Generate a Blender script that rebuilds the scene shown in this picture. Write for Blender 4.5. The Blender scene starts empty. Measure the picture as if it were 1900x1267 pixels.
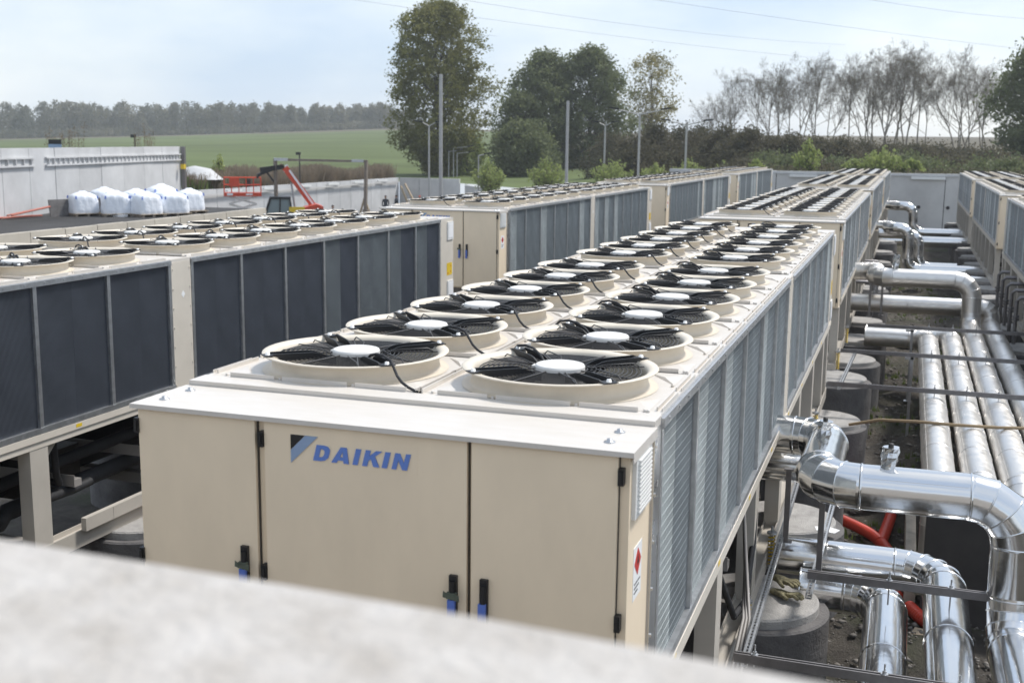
import bpy, math, random
import numpy as np
from mathutils import Vector, Matrix
rnd = random.Random(7)
SC = bpy.context.scene
COL = SC.collection
R = math.radians

# ------------------------------------------------------------------ camera
cam_d = bpy.data.cameras.new('camera'); cam = bpy.data.objects.new('camera', cam_d); COL.objects.link(cam)
CP = Vector((3.103, -3.9946, 1.0827)); yaw, pitch, roll = .3292, .1709, .0115
_F = Vector((-math.sin(yaw)*math.cos(pitch), math.cos(yaw)*math.cos(pitch), -math.sin(pitch)))
_R0 = Vector((math.cos(yaw), math.sin(yaw), 0)); _U0 = _R0.cross(_F)
_R = math.cos(roll)*_R0 + math.sin(roll)*_U0; _U = -math.sin(roll)*_R0 + math.cos(roll)*_U0
cam.matrix_world = Matrix(((_R.x, _U.x, -_F.x, CP.x), (_R.y, _U.y, -_F.y, CP.y), (_R.z, _U.z, -_F.z, CP.z), (0, 0, 0, 1)))
cam_d.sensor_width = 36; cam_d.lens = 2130.8/1900*36; cam_d.clip_start = .05; cam_d.clip_end = 3000
cam_d.dof.use_dof = True; cam_d.dof.focus_distance = 7.5; cam_d.dof.aperture_fstop = 3.8
SC.camera = cam

# ------------------------------------------------------------------ sky, sun, exposure
SUN_EL, SUN_AZ = R(55), R(40)          # azimuth clockwise from +Y
w = bpy.data.worlds.new('World'); SC.world = w; w.use_nodes = True
nt = w.node_tree; N = nt.nodes; L = nt.links
bg = N['Background']; bg.inputs['Strength'].default_value = .12
sky = N.new('ShaderNodeTexSky'); sky.sky_type = 'NISHITA'; sky.sun_disc = False
sky.sun_elevation = SUN_EL; sky.sun_rotation = SUN_AZ; sky.air_density = 1.; sky.dust_density = 1.0; sky.ozone_density = 1.2
tc = N.new('ShaderNodeTexCoord'); mp = N.new('ShaderNodeMapping'); mp.inputs['Scale'].default_value = (1.3, 1.3, 3.6); mp.inputs['Location'].default_value = (.55, .2, .1)
nz = N.new('ShaderNodeTexNoise'); nz.inputs['Scale'].default_value = 2.1; nz.inputs['Detail'].default_value = 7; nz.inputs['Roughness'].default_value = .55
cr = N.new('ShaderNodeValToRGB'); cr.color_ramp.elements[0].position = .36; cr.color_ramp.elements[0].color = (.02, .02, .02, 1)
cr.color_ramp.elements[1].position = .66; cr.color_ramp.elements[1].color = (.93, .93, .93, 1)
cl = N.new('ShaderNodeMixRGB'); cl.inputs['Color1'].default_value = (2.4, 3.0, 3.95, 1); cl.inputs['Color2'].default_value = (4.45, 4.6, 4.65, 1)
mx = N.new('ShaderNodeMixRGB'); mx.inputs['Fac'].default_value = .82
L.new(tc.outputs['Generated'], mp.inputs['Vector']); L.new(mp.outputs['Vector'], nz.inputs['Vector']); L.new(nz.outputs['Fac'], cr.inputs['Fac'])
L.new(cr.outputs['Color'], cl.inputs['Fac']); L.new(cl.outputs['Color'], mx.inputs['Color2']); L.new(sky.outputs['Color'], mx.inputs['Color1']); L.new(mx.outputs['Color'], bg.inputs['Color'])
sd = bpy.data.lights.new('sun', 'SUN'); sd.energy = 2.05; sd.angle = R(10); sd.color = (1, .965, .92)
so = bpy.data.objects.new('sun', sd); COL.objects.link(so)
sdir = Vector((math.sin(SUN_AZ)*math.cos(SUN_EL), math.cos(SUN_AZ)*math.cos(SUN_EL), math.sin(SUN_EL)))
so.rotation_euler = sdir.to_track_quat('Z', 'Y').to_euler(); so.location = (20, 10, 40)
SC.view_settings.view_transform = 'Standard'; SC.view_settings.look = 'None'; SC.view_settings.gamma = 1
SC.view_settings.exposure = .93; SC.view_settings.use_curve_mapping = False
SC.render.engine = 'CYCLES'
SC.cycles.volume_bounces = 1; SC.cycles.max_bounces = 8

# ------------------------------------------------------------------ materials
M = {}
def mat(name, col, rough=.6, metal=0., var=.12, vscale=3., bump=0., bscale=40., col2=None, spec=None, trans=0., stretch=None, rand=0.):
    m = bpy.data.materials.new(name); m.use_nodes = True; n = m.node_tree.nodes; l = m.node_tree.links
    b = n['Principled BSDF']; b.inputs['Roughness'].default_value = rough; b.inputs['Metallic'].default_value = metal
    if spec is not None: b.inputs['Specular IOR Level'].default_value = spec
    if trans: b.inputs['Transmission Weight'].default_value = trans
    t = n.new('ShaderNodeTexCoord'); src = t.outputs['Object']
    if stretch:
        mpp = n.new('ShaderNodeMapping'); mpp.inputs['Scale'].default_value = stretch; l.new(src, mpp.inputs['Vector']); src = mpp.outputs['Vector']
    z = n.new('ShaderNodeTexNoise'); z.inputs['Scale'].default_value = vscale; z.inputs['Detail'].default_value = 8; z.inputs['Roughness'].default_value = .65
    l.new(src, z.inputs['Vector'])
    c2 = col2 if col2 else tuple(c*(1-var*2) for c in col)
    x = n.new('ShaderNodeMixRGB'); x.inputs['Color1'].default_value = (*c2, 1); x.inputs['Color2'].default_value = (*[min(1, c*(1+(0 if col2 else var*.6))) for c in col], 1)
    rr = n.new('ShaderNodeValToRGB'); rr.color_ramp.elements[0].position = .3; rr.color_ramp.elements[1].position = .65
    l.new(z.outputs['Fac'], rr.inputs['Fac']); l.new(rr.outputs['Color'], x.inputs['Fac'])
    out = x.outputs['Color']
    if rand:
        oi = n.new('ShaderNodeObjectInfo'); hs = n.new('ShaderNodeHueSaturation'); mr = n.new('ShaderNodeMapRange')
        mr.inputs['To Min'].default_value = 1-rand; mr.inputs['To Max'].default_value = 1+rand
        l.new(oi.outputs['Random'], mr.inputs['Value']); l.new(mr.outputs['Result'], hs.inputs['Value']); l.new(out, hs.inputs['Color']); out = hs.outputs['Color']
    l.new(out, b.inputs['Base Color'])
    if bump:
        z2 = n.new('ShaderNodeTexNoise'); z2.inputs['Scale'].default_value = bscale; z2.inputs['Detail'].default_value = 6
        l.new(src, z2.inputs['Vector']); bp = n.new('ShaderNodeBump'); bp.inputs['Strength'].default_value = bump; bp.inputs['Distance'].default_value = .02
        l.new(z2.outputs['Fac'], bp.inputs['Height']); l.new(bp.outputs['Normal'], b.inputs['Normal'])
    M[name] = m
    return m
mat('cowl', (.68, .61, .50), .45, var=.05, vscale=5)
mat('sheet', (.66, .605, .52), .42, var=.04, vscale=3)
mat('paint', (.87, .725, .535), .42, var=.035, vscale=2.2, bump=.05, bscale=1.6, stretch=(1.6, 1.6, .7))
mat('paint_top_glare', (.65, .61, .56), .36, vscale=5, bump=.03, bscale=6, stretch=(1, 4, 1), col2=(.61, .565, .50))  # same unit paint, toned neutral so top faces carry sky glare in colour
mat('paint_leg', (.50, .46, .40), .5, var=.05)
mat('paint_grey', (.30, .28, .26), .45, var=.06, vscale=3)
mat('white_plastic', (.78, .78, .76), .4, var=.02)
mat('hub_white', (.74, .72, .68), .4, var=.05, vscale=12)
mat('galv', (.55, .56, .57), .38, .85, var=.12, vscale=14, bump=.05, bscale=20)
mat('strut_steel', (.22, .21, .21), .5, .7, var=.1, vscale=12)
mat('black', (.012, .012, .013), .5, var=.1)
mat('gap_shade', (.06, .052, .043), .7, var=.05)  # near-black tone for the painted shadow lines around the doors
mat('rubber', (.02, .02, .022), .7, var=.2, bump=.2, bscale=25)
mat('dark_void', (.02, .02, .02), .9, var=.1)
mat('dark_metal', (.06, .055, .05), .5, .3, var=.25, vscale=5)
mat('blue_tape', (.10, .18, .55), .45, var=.05)
mat('tape_green', (.10, .12, .09), .6, var=.2, vscale=30)
mat('logo_blue', (.13, .24, .62), .45, var=.03)
mat('logo_light', (.28, .38, .55), .45, var=.03)
mat('label_white', (.85, .85, .85), .5, var=.01)
mat('label_clear', (.77, .645, .48), .3, var=.01)
mat('red', (.55, .03, .02), .5, var=.05)
mat('hose_red', (.55, .05, .025), .4, var=.1)
mat('orange_pipe', (.40, .09, .05), .5, var=.1)
mat('orange', (.62, .07, .025), .4, var=.08)
mat('yellow', (.75, .52, .03), .45, var=.05)
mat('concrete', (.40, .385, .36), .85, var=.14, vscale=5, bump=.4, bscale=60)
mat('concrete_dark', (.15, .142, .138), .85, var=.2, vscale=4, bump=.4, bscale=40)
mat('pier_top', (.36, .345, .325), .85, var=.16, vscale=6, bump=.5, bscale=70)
mat('parapet', (.50, .475, .445), .85, col2=(.37, .34, .305), vscale=14, bump=.4, bscale=60)
mat('panel_wall', (.56, .56, .56), .8, var=.08, vscale=.7, bump=.15, bscale=12, rand=.06)
mat('panel_wall_warm', (.55, .50, .42), .8, var=.08, vscale=.8, bump=.15, bscale=12, rand=.05)
mat('panel_wall_grey', (.58, .57, .55), .8, var=.1, vscale=.6, bump=.15, bscale=12, rand=.06)
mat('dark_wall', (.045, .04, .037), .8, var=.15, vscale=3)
mat('asphalt', (.045, .043, .042), .9, var=.3, vscale=.35, bump=.3, bscale=30)
mat('kerb_timber', (.50, .45, .38), .8, var=.15, vscale=6)
mat('bag', (.82, .85, .90), .5, var=.04, vscale=3, bump=1., bscale=7)
mat('wire', (.075, .072, .07), .42, .4, var=.1)
mat('wood', (.25, .21, .17), .8, var=.3, vscale=6, stretch=(8, 8, 1))
mat('pale_wood', (.42, .33, .22), .8, var=.2, vscale=6)
mat('bark', (.065, .055, .045), .9, var=.3, vscale=4)
mat('bark_grey', (.11, .095, .08), .9, var=.3, vscale=4)
mat('twig', (.19, .16, .13), .9, var=.2, vscale=2)
mat('leaf_olive', (.26, .25, .09), .6, vscale=.35, col2=(.11, .12, .04))
mat('leaf_dark', (.21, .235, .11), .6, vscale=.5, col2=(.09, .11, .052))
mat('leaf_yellow', (.34, .29, .12), .6, vscale=.5, col2=(.13, .13, .05))
mat('leaf_lime', (.38, .43, .15), .6, vscale=1.2, col2=(.22, .27, .09))
mat('leaf_brown', (.15, .13, .085), .7, vscale=.3, col2=(.06, .062, .035))
mat('leaf_far', (.22, .20, .145), .8, vscale=.035, col2=(.11, .12, .09))
mat('reed', (.30, .235, .17), .8, vscale=.5, col2=(.17, .14, .10))
mat('weed', (.17, .21, .07), .7, vscale=3, col2=(.09, .12, .04))
mat('stone', (.23, .21, .185), .85, vscale=2.5, col2=(.10, .088, .075))
mat('cardboard', (.42, .33, .23), .8, var=.1, vscale=8)
mat('glove', (.27, .24, .14), .9, var=.35, vscale=30, bump=.6, bscale=120)
mat('white_cloth', (.75, .75, .75), .7, var=.04)
mat('glass', (.22, .27, .28), .08, var=.02)
mat('skin', (.42, .24, .16), .6, var=.03)
mat('shirt_blue', (.25, .33, .45), .8, var=.1)
mat('shirt_white', (.6, .62, .62), .8, var=.1)
mat('jacket_dark', (.04, .045, .055), .8, var=.1)
mat('trousers', (.05, .06, .09), .8, var=.1)
mat('hair', (.03, .022, .018), .7, var=.1)
mat('pole_grey', (.42, .41, .40), .5, .3, var=.05)
mat('cable_line', (.28, .28, .33), .6, var=.02)
mat('rope', (.33, .24, .14), .8, var=.1)
# leaves let light through
for k_ in ('leaf_olive', 'leaf_dark', 'leaf_yellow', 'leaf_lime', 'leaf_brown', 'leaf_far', 'weed', 'reed'):
    n_ = M[k_].node_tree.nodes; l_ = M[k_].node_tree.links; b_ = n_['Principled BSDF']; tr = n_.new('ShaderNodeBsdfTranslucent'); ms_ = n_.new('ShaderNodeMixShader'); ms_.inputs['Fac'].default_value = .45
    src_ = b_.inputs['Base Color'].links[0].from_socket; l_.new(src_, tr.inputs['Color']); l_.new(b_.outputs[0], ms_.inputs[1]); l_.new(tr.outputs[0], ms_.inputs[2]); l_.new(ms_.outputs[0], n_['Material Output'].inputs['Surface'])
    b_.inputs['Specular IOR Level'].default_value = .25
# polished aluminium cladding
def clad(name, rough, col, bump):
    m = bpy.data.materials.new(name); m.use_nodes = True; n = m.node_tree.nodes; l = m.node_tree.links; b = n['Principled BSDF']
    b.inputs['Metallic'].default_value = 1; b.inputs['Base Color'].default_value = (*col, 1)
    t = n.new('ShaderNodeTexCoord'); z = n.new('ShaderNodeTexNoise'); z.inputs['Scale'].default_value = 9; z.inputs['Detail'].default_value = 4
    l.new(t.outputs['Object'], z.inputs['Vector'])
    mr = n.new('ShaderNodeMapRange'); mr.inputs['To Min'].default_value = rough*.6; mr.inputs['To Max'].default_value = rough*1.5
    l.new(z.outputs['Fac'], mr.inputs['Value']); l.new(mr.outputs['Result'], b.inputs['Roughness'])
    z2 = n.new('ShaderNodeTexNoise'); z2.inputs['Scale'].default_value = 5; z2.inputs['Detail'].default_value = 3; l.new(t.outputs['Object'], z2.inputs['Vector'])
    bp = n.new('ShaderNodeBump'); bp.inputs['Strength'].default_value = bump; bp.inputs['Distance'].default_value = .03
    l.new(z2.outputs['Fac'], bp.inputs['Height']); l.new(bp.outputs['Normal'], b.inputs['Normal']); M[name] = m
clad('cladding', .15, (.78, .78, .775), .10)
clad('cladding_dull', .38, (.74, .72, .69), .12)
clad('foil', .25, (.75, .75, .75), 1.)
clad('steel_strip', .28, (.70, .70, .69), .05)
# heat exchanger coil: fine flat tubes and fins
def coil(name, col, col2):
    m = bpy.data.materials.new(name); m.use_nodes = True; n = m.node_tree.nodes; l = m.node_tree.links; b = n['Principled BSDF']
    t = n.new('ShaderNodeTexCoord')
    wv = n.new('ShaderNodeTexWave'); wv.wave_type = 'BANDS'; wv.bands_direction = 'Z'; wv.inputs['Scale'].default_value = 8.; wv.inputs['Distortion'].default_value = 0; l.new(t.outputs['Object'], wv.inputs['Vector'])
    wf = n.new('ShaderNodeTexWave'); wf.wave_type = 'BANDS'; wf.bands_direction = 'Z'; wf.inputs['Scale'].default_value = 26.; l.new(t.outputs['Object'], wf.inputs['Vector'])
    zz = n.new('ShaderNodeTexNoise'); zz.inputs['Scale'].default_value = 1.6; zz.inputs['Detail'].default_value = 9; l.new(t.outputs['Object'], zz.inputs['Vector'])
    oi = n.new('ShaderNodeObjectInfo')
    r1 = n.new('ShaderNodeValToRGB'); r1.color_ramp.elements[0].position = .0; r1.color_ramp.elements[0].color = (.72, .72, .72, 1); r1.color_ramp.elements[1].position = .12; r1.color_ramp.elements[1].color = (1, 1, 1, 1)
    l.new(wv.outputs['Fac'], r1.inputs['Fac'])
    mxx = n.new('ShaderNodeMixRGB'); mxx.inputs['Color1'].default_value = (*col, 1); mxx.inputs['Color2'].default_value = (*col2, 1)
    ad = n.new('ShaderNodeMath'); ad.operation = 'MULTIPLY_ADD'; ad.inputs[1].default_value = .35; l.new(oi.outputs['Random'], ad.inputs[0])
    ms = n.new('ShaderNodeMath'); ms.operation = 'MULTIPLY_ADD'; ms.inputs[1].default_value = 1.2; ms.inputs[2].default_value = -.48; l.new(zz.outputs['Fac'], ms.inputs[0]); l.new(ms.outputs[0], ad.inputs[2])
    l.new(ad.outputs[0], mxx.inputs['Fac'])
    mm = n.new('ShaderNodeMixRGB'); mm.blend_type = 'MULTIPLY'; mm.inputs['Fac'].default_value = 1; l.new(mxx.outputs['Color'], mm.inputs['Color1']); l.new(r1.outputs['Color'], mm.inputs['Color2'])
    l.new(mm.outputs['Color'], b.inputs['Base Color'])
    b.inputs['Roughness'].default_value = .33; b.inputs['Metallic'].default_value = .0; b.inputs['IOR'].default_value = 1.75
    bp = n.new('ShaderNodeBump'); bp.inputs['Strength'].default_value = .12; bp.inputs['Distance'].default_value = .003
    l.new(wf.outputs['Fac'], bp.inputs['Height']); l.new(bp.outputs['Normal'], b.inputs['Normal']); M[name] = m
coil('coil', (.012, .016, .023), (.035, .043, .052))
coil('coil_light', (.03, .038, .05), (.06, .075, .085))
mat('fin_shade', (.24, .26, .30), .35, .2, var=.1, vscale=3)  # same fins darkened: shade between them, seen face-on, put into the colour
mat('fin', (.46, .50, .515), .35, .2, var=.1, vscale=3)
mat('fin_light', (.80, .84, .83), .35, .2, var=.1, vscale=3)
# ground of the yard: soil with rubble
def ground_mat(name, a, b_, c, sc):
    m = bpy.data.materials.new(name); m.use_nodes = True; n = m.node_tree.nodes; l = m.node_tree.links; b = n['Principled BSDF']
    b.inputs['Roughness'].default_value = .95
    t = n.new('ShaderNodeTexCoord')
    z1 = n.new('ShaderNodeTexNoise'); z1.inputs['Scale'].default_value = sc; z1.inputs['Detail'].default_value = 10; z1.inputs['Roughness'].default_value = .7
    z2 = n.new('ShaderNodeTexNoise'); z2.inputs['Scale'].default_value = sc*9; z2.inputs['Detail'].default_value = 12; z2.inputs['Roughness'].default_value = .75
    z3 = n.new('ShaderNodeTexNoise'); z3.inputs['Scale'].default_value = sc*.35; z3.inputs['Detail'].default_value = 5
    for z in (z1, z2, z3): l.new(t.outputs['Object'], z.inputs['Vector'])
    x = n.new('ShaderNodeMixRGB'); x.inputs['Color1'].default_value = (*a, 1); x.inputs['Color2'].default_value = (*b_, 1)
    r = n.new('ShaderNodeValToRGB'); r.color_ramp.elements[0].position = .38; r.color_ramp.elements[1].position = .62; l.new(z1.outputs['Fac'], r.inputs['Fac']); l.new(r.outputs['Color'], x.inputs['Fac'])
    y = n.new('ShaderNodeMixRGB'); y.inputs['Color2'].default_value = (*c, 1); l.new(x.outputs['Color'], y.inputs['Color1'])
    r3 = n.new('ShaderNodeValToRGB'); r3.color_ramp.elements[0].position = .5; r3.color_ramp.elements[1].position = .68; l.new(z3.outputs['Fac'], r3.inputs['Fac']); l.new(r3.outputs['Color'], y.inputs['Fac'])
    l.new(y.outputs['Color'], b.inputs['Base Color'])
    bp = n.new('ShaderNodeBump'); bp.inputs['Strength'].default_value = 1.; bp.inputs['Distance'].default_value = .12; l.new(z2.outputs['Fac'], bp.inputs['Height']); l.new(bp.outputs['Normal'], b.inputs['Normal'])
    M[name] = m
ground_mat('soil', (.075, .064, .052), (.15, .13, .105), (.07, .08, .035), 2.4)
# field
def field_mat():
    m = bpy.data.materials.new('field'); m.use_nodes = True; n = m.node_tree.nodes; l = m.node_tree.links; b = n['Principled BSDF']; b.inputs['Roughness'].default_value = .95
    b.inputs['Specular IOR Level'].default_value = .1
    t = n.new('ShaderNodeTexCoord')
    mpp = n.new('ShaderNodeMapping'); mpp.inputs['Scale'].default_value = (.012, .05, 1); mpp.inputs['Rotation'].default_value = (0, 0, R(-30)); l.new(t.outputs['Object'], mpp.inputs['Vector'])
    z = n.new('ShaderNodeTexNoise'); z.inputs['Scale'].default_value = 1.; z.inputs['Detail'].default_value = 9; l.new(mpp.outputs['Vector'], z.inputs['Vector'])
    x = n.new('ShaderNodeMixRGB'); x.inputs['Color1'].default_value = (.085, .105, .042, 1); x.inputs['Color2'].default_value = (.12, .15, .06, 1)
    r = n.new('ShaderNodeValToRGB'); r.color_ramp.elements[0].position = .35; r.color_ramp.elements[1].position = .65; l.new(z.outputs['Fac'], r.inputs['Fac']); l.new(r.outputs['Color'], x.inputs['Fac'])
    at = n.new('ShaderNodeAttribute'); at.attribute_name = 'stubble'
    y = n.new('ShaderNodeMixRGB'); y.inputs['Color2'].default_value = (.12, .105, .075, 1); l.new(x.outputs['Color'], y.inputs['Color1']); l.new(at.outputs['Fac'], y.inputs['Fac'])
    l.new(y.outputs['Color'], b.inputs['Base Color']); M['field'] = m
field_mat()

# ------------------------------------------------------------------ mesh helpers
class MB:
    def __init__(s): s.v = []; s.f = []; s.sm = []
    def add(s, vs, fs, smooth=False):
        o = len(s.v); s.v += [tuple(p) for p in vs]; s.f += [tuple(i+o for i in f) for f in fs]; s.sm += [smooth]*len(fs); return s
    def box(s, x0, x1, y0, y1, z0, z1):
        return s.add([(x, y, z) for z in (z0, z1) for y in (y0, y1) for x in (x0, x1)],
                     [(0, 2, 3, 1), (4, 5, 7, 6), (0, 1, 5, 4), (2, 6, 7, 3), (0, 4, 6, 2), (1, 3, 7, 5)])
    def beam(s, a, b, w, h, up=(0, 0, 1)):
        a = Vector(a); b = Vector(b); d = (b-a).normalized(); u = Vector(up)
        if abs(d.dot(u)) > .95: u = Vector((0, 1, 0))
        x = d.cross(u).normalized()*w/2; y = x.cross(d).normalized()*h/2
        vs = [p+i*x+j*y for p in (a, b) for i, j in ((-1, -1), (1, -1), (1, 1), (-1, 1))]
        return s.add(vs, [(0, 1, 2, 3), (7, 6, 5, 4), (0, 4, 5, 1), (1, 5, 6, 2), (2, 6, 7, 3), (3, 7, 4, 0)])
    def lathe(s, prof, n=32, c=(0, 0, 0), caps=True, smooth=True, sharp=False):
        if sharp:
            for a, b in zip(prof, prof[1:]): s.lathe([a, b], n, c, False, smooth)
            for (r, z), top in ((prof[0], 0), (prof[-1], 1)):
                if caps and r > 1e-5: q = [(c[0]+r*math.cos(2*math.pi*k/n), c[1]+r*math.sin(2*math.pi*k/n), c[2]+z) for k in range(n)]; s.add(q, [tuple(range(n)) if top else tuple(reversed(range(n)))])
            return s
        vs = [(c[0]+r*math.cos(2*math.pi*k/n), c[1]+r*math.sin(2*math.pi*k/n), c[2]+z) for r, z in prof for k in range(n)]
        fs = [(i*n+k, i*n+(k+1) % n, (i+1)*n+(k+1) % n, (i+1)*n+k) for i in range(len(prof)-1) for k in range(n)]
        s.add(vs, fs, smooth)
        if caps:
            for i, rev in ((0, True), (len(prof)-1, False)):
                if prof[i][0] > 1e-5:
                    ring = [vs[i*n+k] for k in range(n)]
                    s.add(ring, [tuple(reversed(range(n))) if rev else tuple(range(n))])
        return s
    def cyl(s, c, r, z0, z1, n=24): return s.lathe([(r, z0), (r, z1)], n, c)
    def tube(s, pts, r, n=8, caps=True, smooth=True, split=False):
        pts = [Vector(p) for p in pts]; rs = r if isinstance(r, (list, tuple)) else [r]*len(pts)
        rings = []; u = None
        for i, p in enumerate(pts):
            d = (pts[min(i+1, len(pts)-1)]-pts[max(i-1, 0)]).normalized()
            if u is None: u = d.orthogonal().normalized()
            else: u = (u-d*u.dot(d)).normalized()
            v = d.cross(u); k = 1.
            if 0 < i < len(pts)-1:
                d1 = (p-pts[i-1]).normalized(); k = 1/max(.5, math.sqrt(max(0, (1+d1.dot((pts[i+1]-p).normalized()))/2)))
                bn = (pts[i+1]-p).normalized()-d1
                bn = bn.normalized() if bn.length > 1e-4 else None
            else: bn = None
            ring = []
            for j in range(n):
                o = u*math.cos(2*math.pi*j/n)+v*math.sin(2*math.pi*j/n)
                if bn is not None: o = o+bn*o.dot(bn)*(k-1)
                ring.append(p+o*rs[i])
            rings.append(ring)
        if split:
            for i in range(len(pts)-1):
                s.add(rings[i]+rings[i+1], [(j, (j+1) % n, n+(j+1) % n, n+j) for j in range(n)], smooth)
        else:
            s.add([q for rg in rings for q in rg], [(i*n+j, i*n+(j+1) % n, (i+1)*n+(j+1) % n, (i+1)*n+j) for i in range(len(pts)-1) for j in range(n)], smooth)
        if caps:
            s.add(rings[0], [tuple(reversed(range(n)))]); s.add(rings[-1], [tuple(range(n))])
        return s
    def prism(s, poly, axis, t0, t1):
        # poly in the two other axes (in order), extruded along axis
        def P(a, b, t): return {'x': (t, a, b), 'y': (a, t, b), 'z': (a, b, t)}[axis]
        n = len(poly); ar = sum(poly[i][0]*poly[(i+1) % n][1]-poly[(i+1) % n][0]*poly[i][1] for i in range(n))
        if ar < 0: poly = poly[::-1]
        vs = [P(a, b, t0) for a, b in poly]+[P(a, b, t1) for a, b in poly]
        fs = [tuple(reversed(range(n))), tuple(range(n, 2*n))]+[(i, (i+1) % n, n+(i+1) % n, n+i) for i in range(n)]
        if axis == 'y': fs = [tuple(reversed(f)) for f in fs]
        return s.add(vs, fs)
    def mesh(s, name, m):
        me = bpy.data.meshes.new(name); me.from_pydata(s.v, [], s.f); me.update()
        me.polygons.foreach_set('use_smooth', s.sm)
        if m: me.materials.append(M[m])
        return me
    def build(s, name, m, parent=None, loc=None):
        return link(name, s.mesh(name, m), parent, loc)
def link(name, me, parent=None, loc=None, rot=None):
    o = bpy.data.objects.new(name, me); COL.objects.link(o)
    if parent is not None: o.parent = parent
    if loc is not None: o.location = loc
    if rot is not None: o.rotation_euler = rot
    return o
def tag(o, label=None, cat=None, group=None, kind=None):
    if label: o['label'] = label
    if cat: o['category'] = cat
    if group: o['group'] = group
    if kind: o['kind'] = kind
    return o
def thing(name, label, cat, loc=(0, 0, 0), group=None, rz=0):
    o = bpy.data.objects.new(name, None); COL.objects.link(o); o.location = loc; o.rotation_euler = (0, 0, rz); o.empty_display_size = .2
    return tag(o, label, cat, group)
def kids(o): return [c for c in ALLCH.get(o.name, [])]
ALLCH = {}
def index_children():
    ALLCH.clear()
    for o in COL.objects:
        if o.parent: ALLCH.setdefault(o.parent.name, []).append(o)
def copy_tree(o, parent=None):
    c = o.copy(); COL.objects.link(c)
    if parent is not None: c.parent = parent
    for ch in kids(o): copy_tree(ch, c)
    return c
def raw_mesh(name, V, F4, m, smooth=False):
    me = bpy.data.meshes.new(name); V = np.asarray(V, np.float32); F4 = np.asarray(F4, np.int32); k = F4.shape[1]
    me.vertices.add(len(V)); me.vertices.foreach_set('co', V.ravel())
    me.loops.add(F4.size); me.loops.foreach_set('vertex_index', F4.ravel())
    me.polygons.add(len(F4)); me.polygons.foreach_set('loop_start', np.arange(0, F4.size, k, dtype=np.int32)); me.polygons.foreach_set('loop_total', np.full(len(F4), k, np.int32))
    me.update(calc_edges=True); me.validate()
    if smooth: me.polygons.foreach_set('use_smooth', np.ones(len(F4), bool))
    me.materials.append(M[m]); return me

# ------------------------------------------------------------------ setting
def lerp_tab(t, x):
    if x <= t[0][0]: return t[0][1]
    for (a, b), (c, d) in zip(t, t[1:]):
        if x <= c: return b+(d-b)*(x-a)/(c-a)
    return t[-1][1]
def az(x, y): return math.atan2(x-3.1, y+4)
# polyline of the walls that end the site, the field starts behind it
EDGE = [(-60, -60), (-34, 12), (-32.2, 33.6), (-38.8, 56.6), (-41.2, 61), (-42.4, 95.2), (-36, 95.2), (-12, 72), (-8, 58.9), (14, 58.9), (60, 40), (90, -40)]
def edge_dist(a):
    dx, dy = math.sin(a), math.cos(a); best = None
    for (x1, y1), (x2, y2) in zip(EDGE, EDGE[1:]):
        ex, ey = x2-x1, y2-y1; den = dx*ey-dy*ex
        if abs(den) < 1e-9: continue
        t = ((x1-3.1)*ey-(y1+4)*ex)/den; u = ((x1-3.1)*dy-(y1+4)*dx)/den
        if t > 0 and 0 <= u <= 1 and (best is None or t > best): best = t
    return best or 60
ZF = [(-1.2, .3), (-.745, .3), (-.6, 3.2), (-.44, 7.2), (-.33, 7.2), (-.12, 6.2), (.3, 6)]
Z0 = [(-.9, -1.4), (-.612, -1.6), (-.602, -2.5), (-.54, -2.6), (-.3, -2.6), (-.14, -1.0), (.3, -1.0)]
Z1 = [(-.9, -2.5), (-.44, -2.9), (-.3, -2.8), (-.12, -.6), (.3, -.4)]
def hfield(D, a, D0):
    z0, z1, zf = lerp_tab(Z0, a), lerp_tab(Z1, a), lerp_tab(ZF, a)
    t = [(D0, z0), (max(D0+8, 130), z1), (560, zf), (620, zf), (800, zf-3)]
    z = lerp_tab(t, D)
    return z
def hxy(x, y):
    a = az(x, y); return hfield(math.hypot(x-3.1, y+4), a, edge_dist(a))
azs = np.linspace(-1.3, 1.3, 261); V = []; ST = []
NR = 46
for a in azs:
    D0 = edge_dist(a)
    for k in range(NR):
        D = D0+(800-D0)*(k/(NR-1))**1.9
        V.append((3.1+D*math.sin(a), -4+D*math.cos(a), hfield(D, a, D0)))
        st = 1. if D > 505 else 0.
        if a > -.40: st = max(st, min(1, max(0, (D-165)/60))) if a > -.33 else st
        ST.append(st)
F4 = [(i*NR+k, (i+1)*NR+k, (i+1)*NR+k+1, i*NR+k+1) for i in range(len(azs)-1) for k in range(NR-1)]
me = raw_mesh('field', V, F4, 'field', True)
at = me.attributes.new('stubble', 'FLOAT', 'POINT'); at.data.foreach_set('value', ST)
tag(link('field', me), kind='structure')
# yard ground, one sheet, sinking towards the far left
gx = np.concatenate([np.linspace(-60, -8, 14), np.linspace(-5.5, 10, 63), np.linspace(12, 90, 12)]); gy = np.concatenate([[-60, -30, -8], np.linspace(-4, 62, 190), np.linspace(66, 112, 8)])
def yard_z(x, y):
    s = min(1, max(0, (-x-7)/8)); s = s*s*(3-2*s); z = -3.1-2.0*s
    if 2 < x < 5.4 and -2 < y < 60: z += .05*math.sin(x*3.1+y*1.7)+.04*math.sin(x*7.3-y*5.1)+.03*math.sin(y*11+x*2)
    return z
def inside(x, y):
    a = az(x, y); return math.hypot(x-3.1, y+4) < edge_dist(a)+1.0 or y < -10
V = [(x, y, yard_z(x, y)) for x in gx for y in gy]; ny = len(gy)
F4 = [(i*ny+j, (i+1)*ny+j, (i+1)*ny+j+1, i*ny+j+1) for i in range(len(gx)-1) for j in range(ny-1) if inside((gx[i]+gx[i+1])/2, (gy[j]+gy[j+1])/2)]
tag(link('ground', raw_mesh('ground', V, F4, 'soil', True)), kind='structure')
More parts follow.
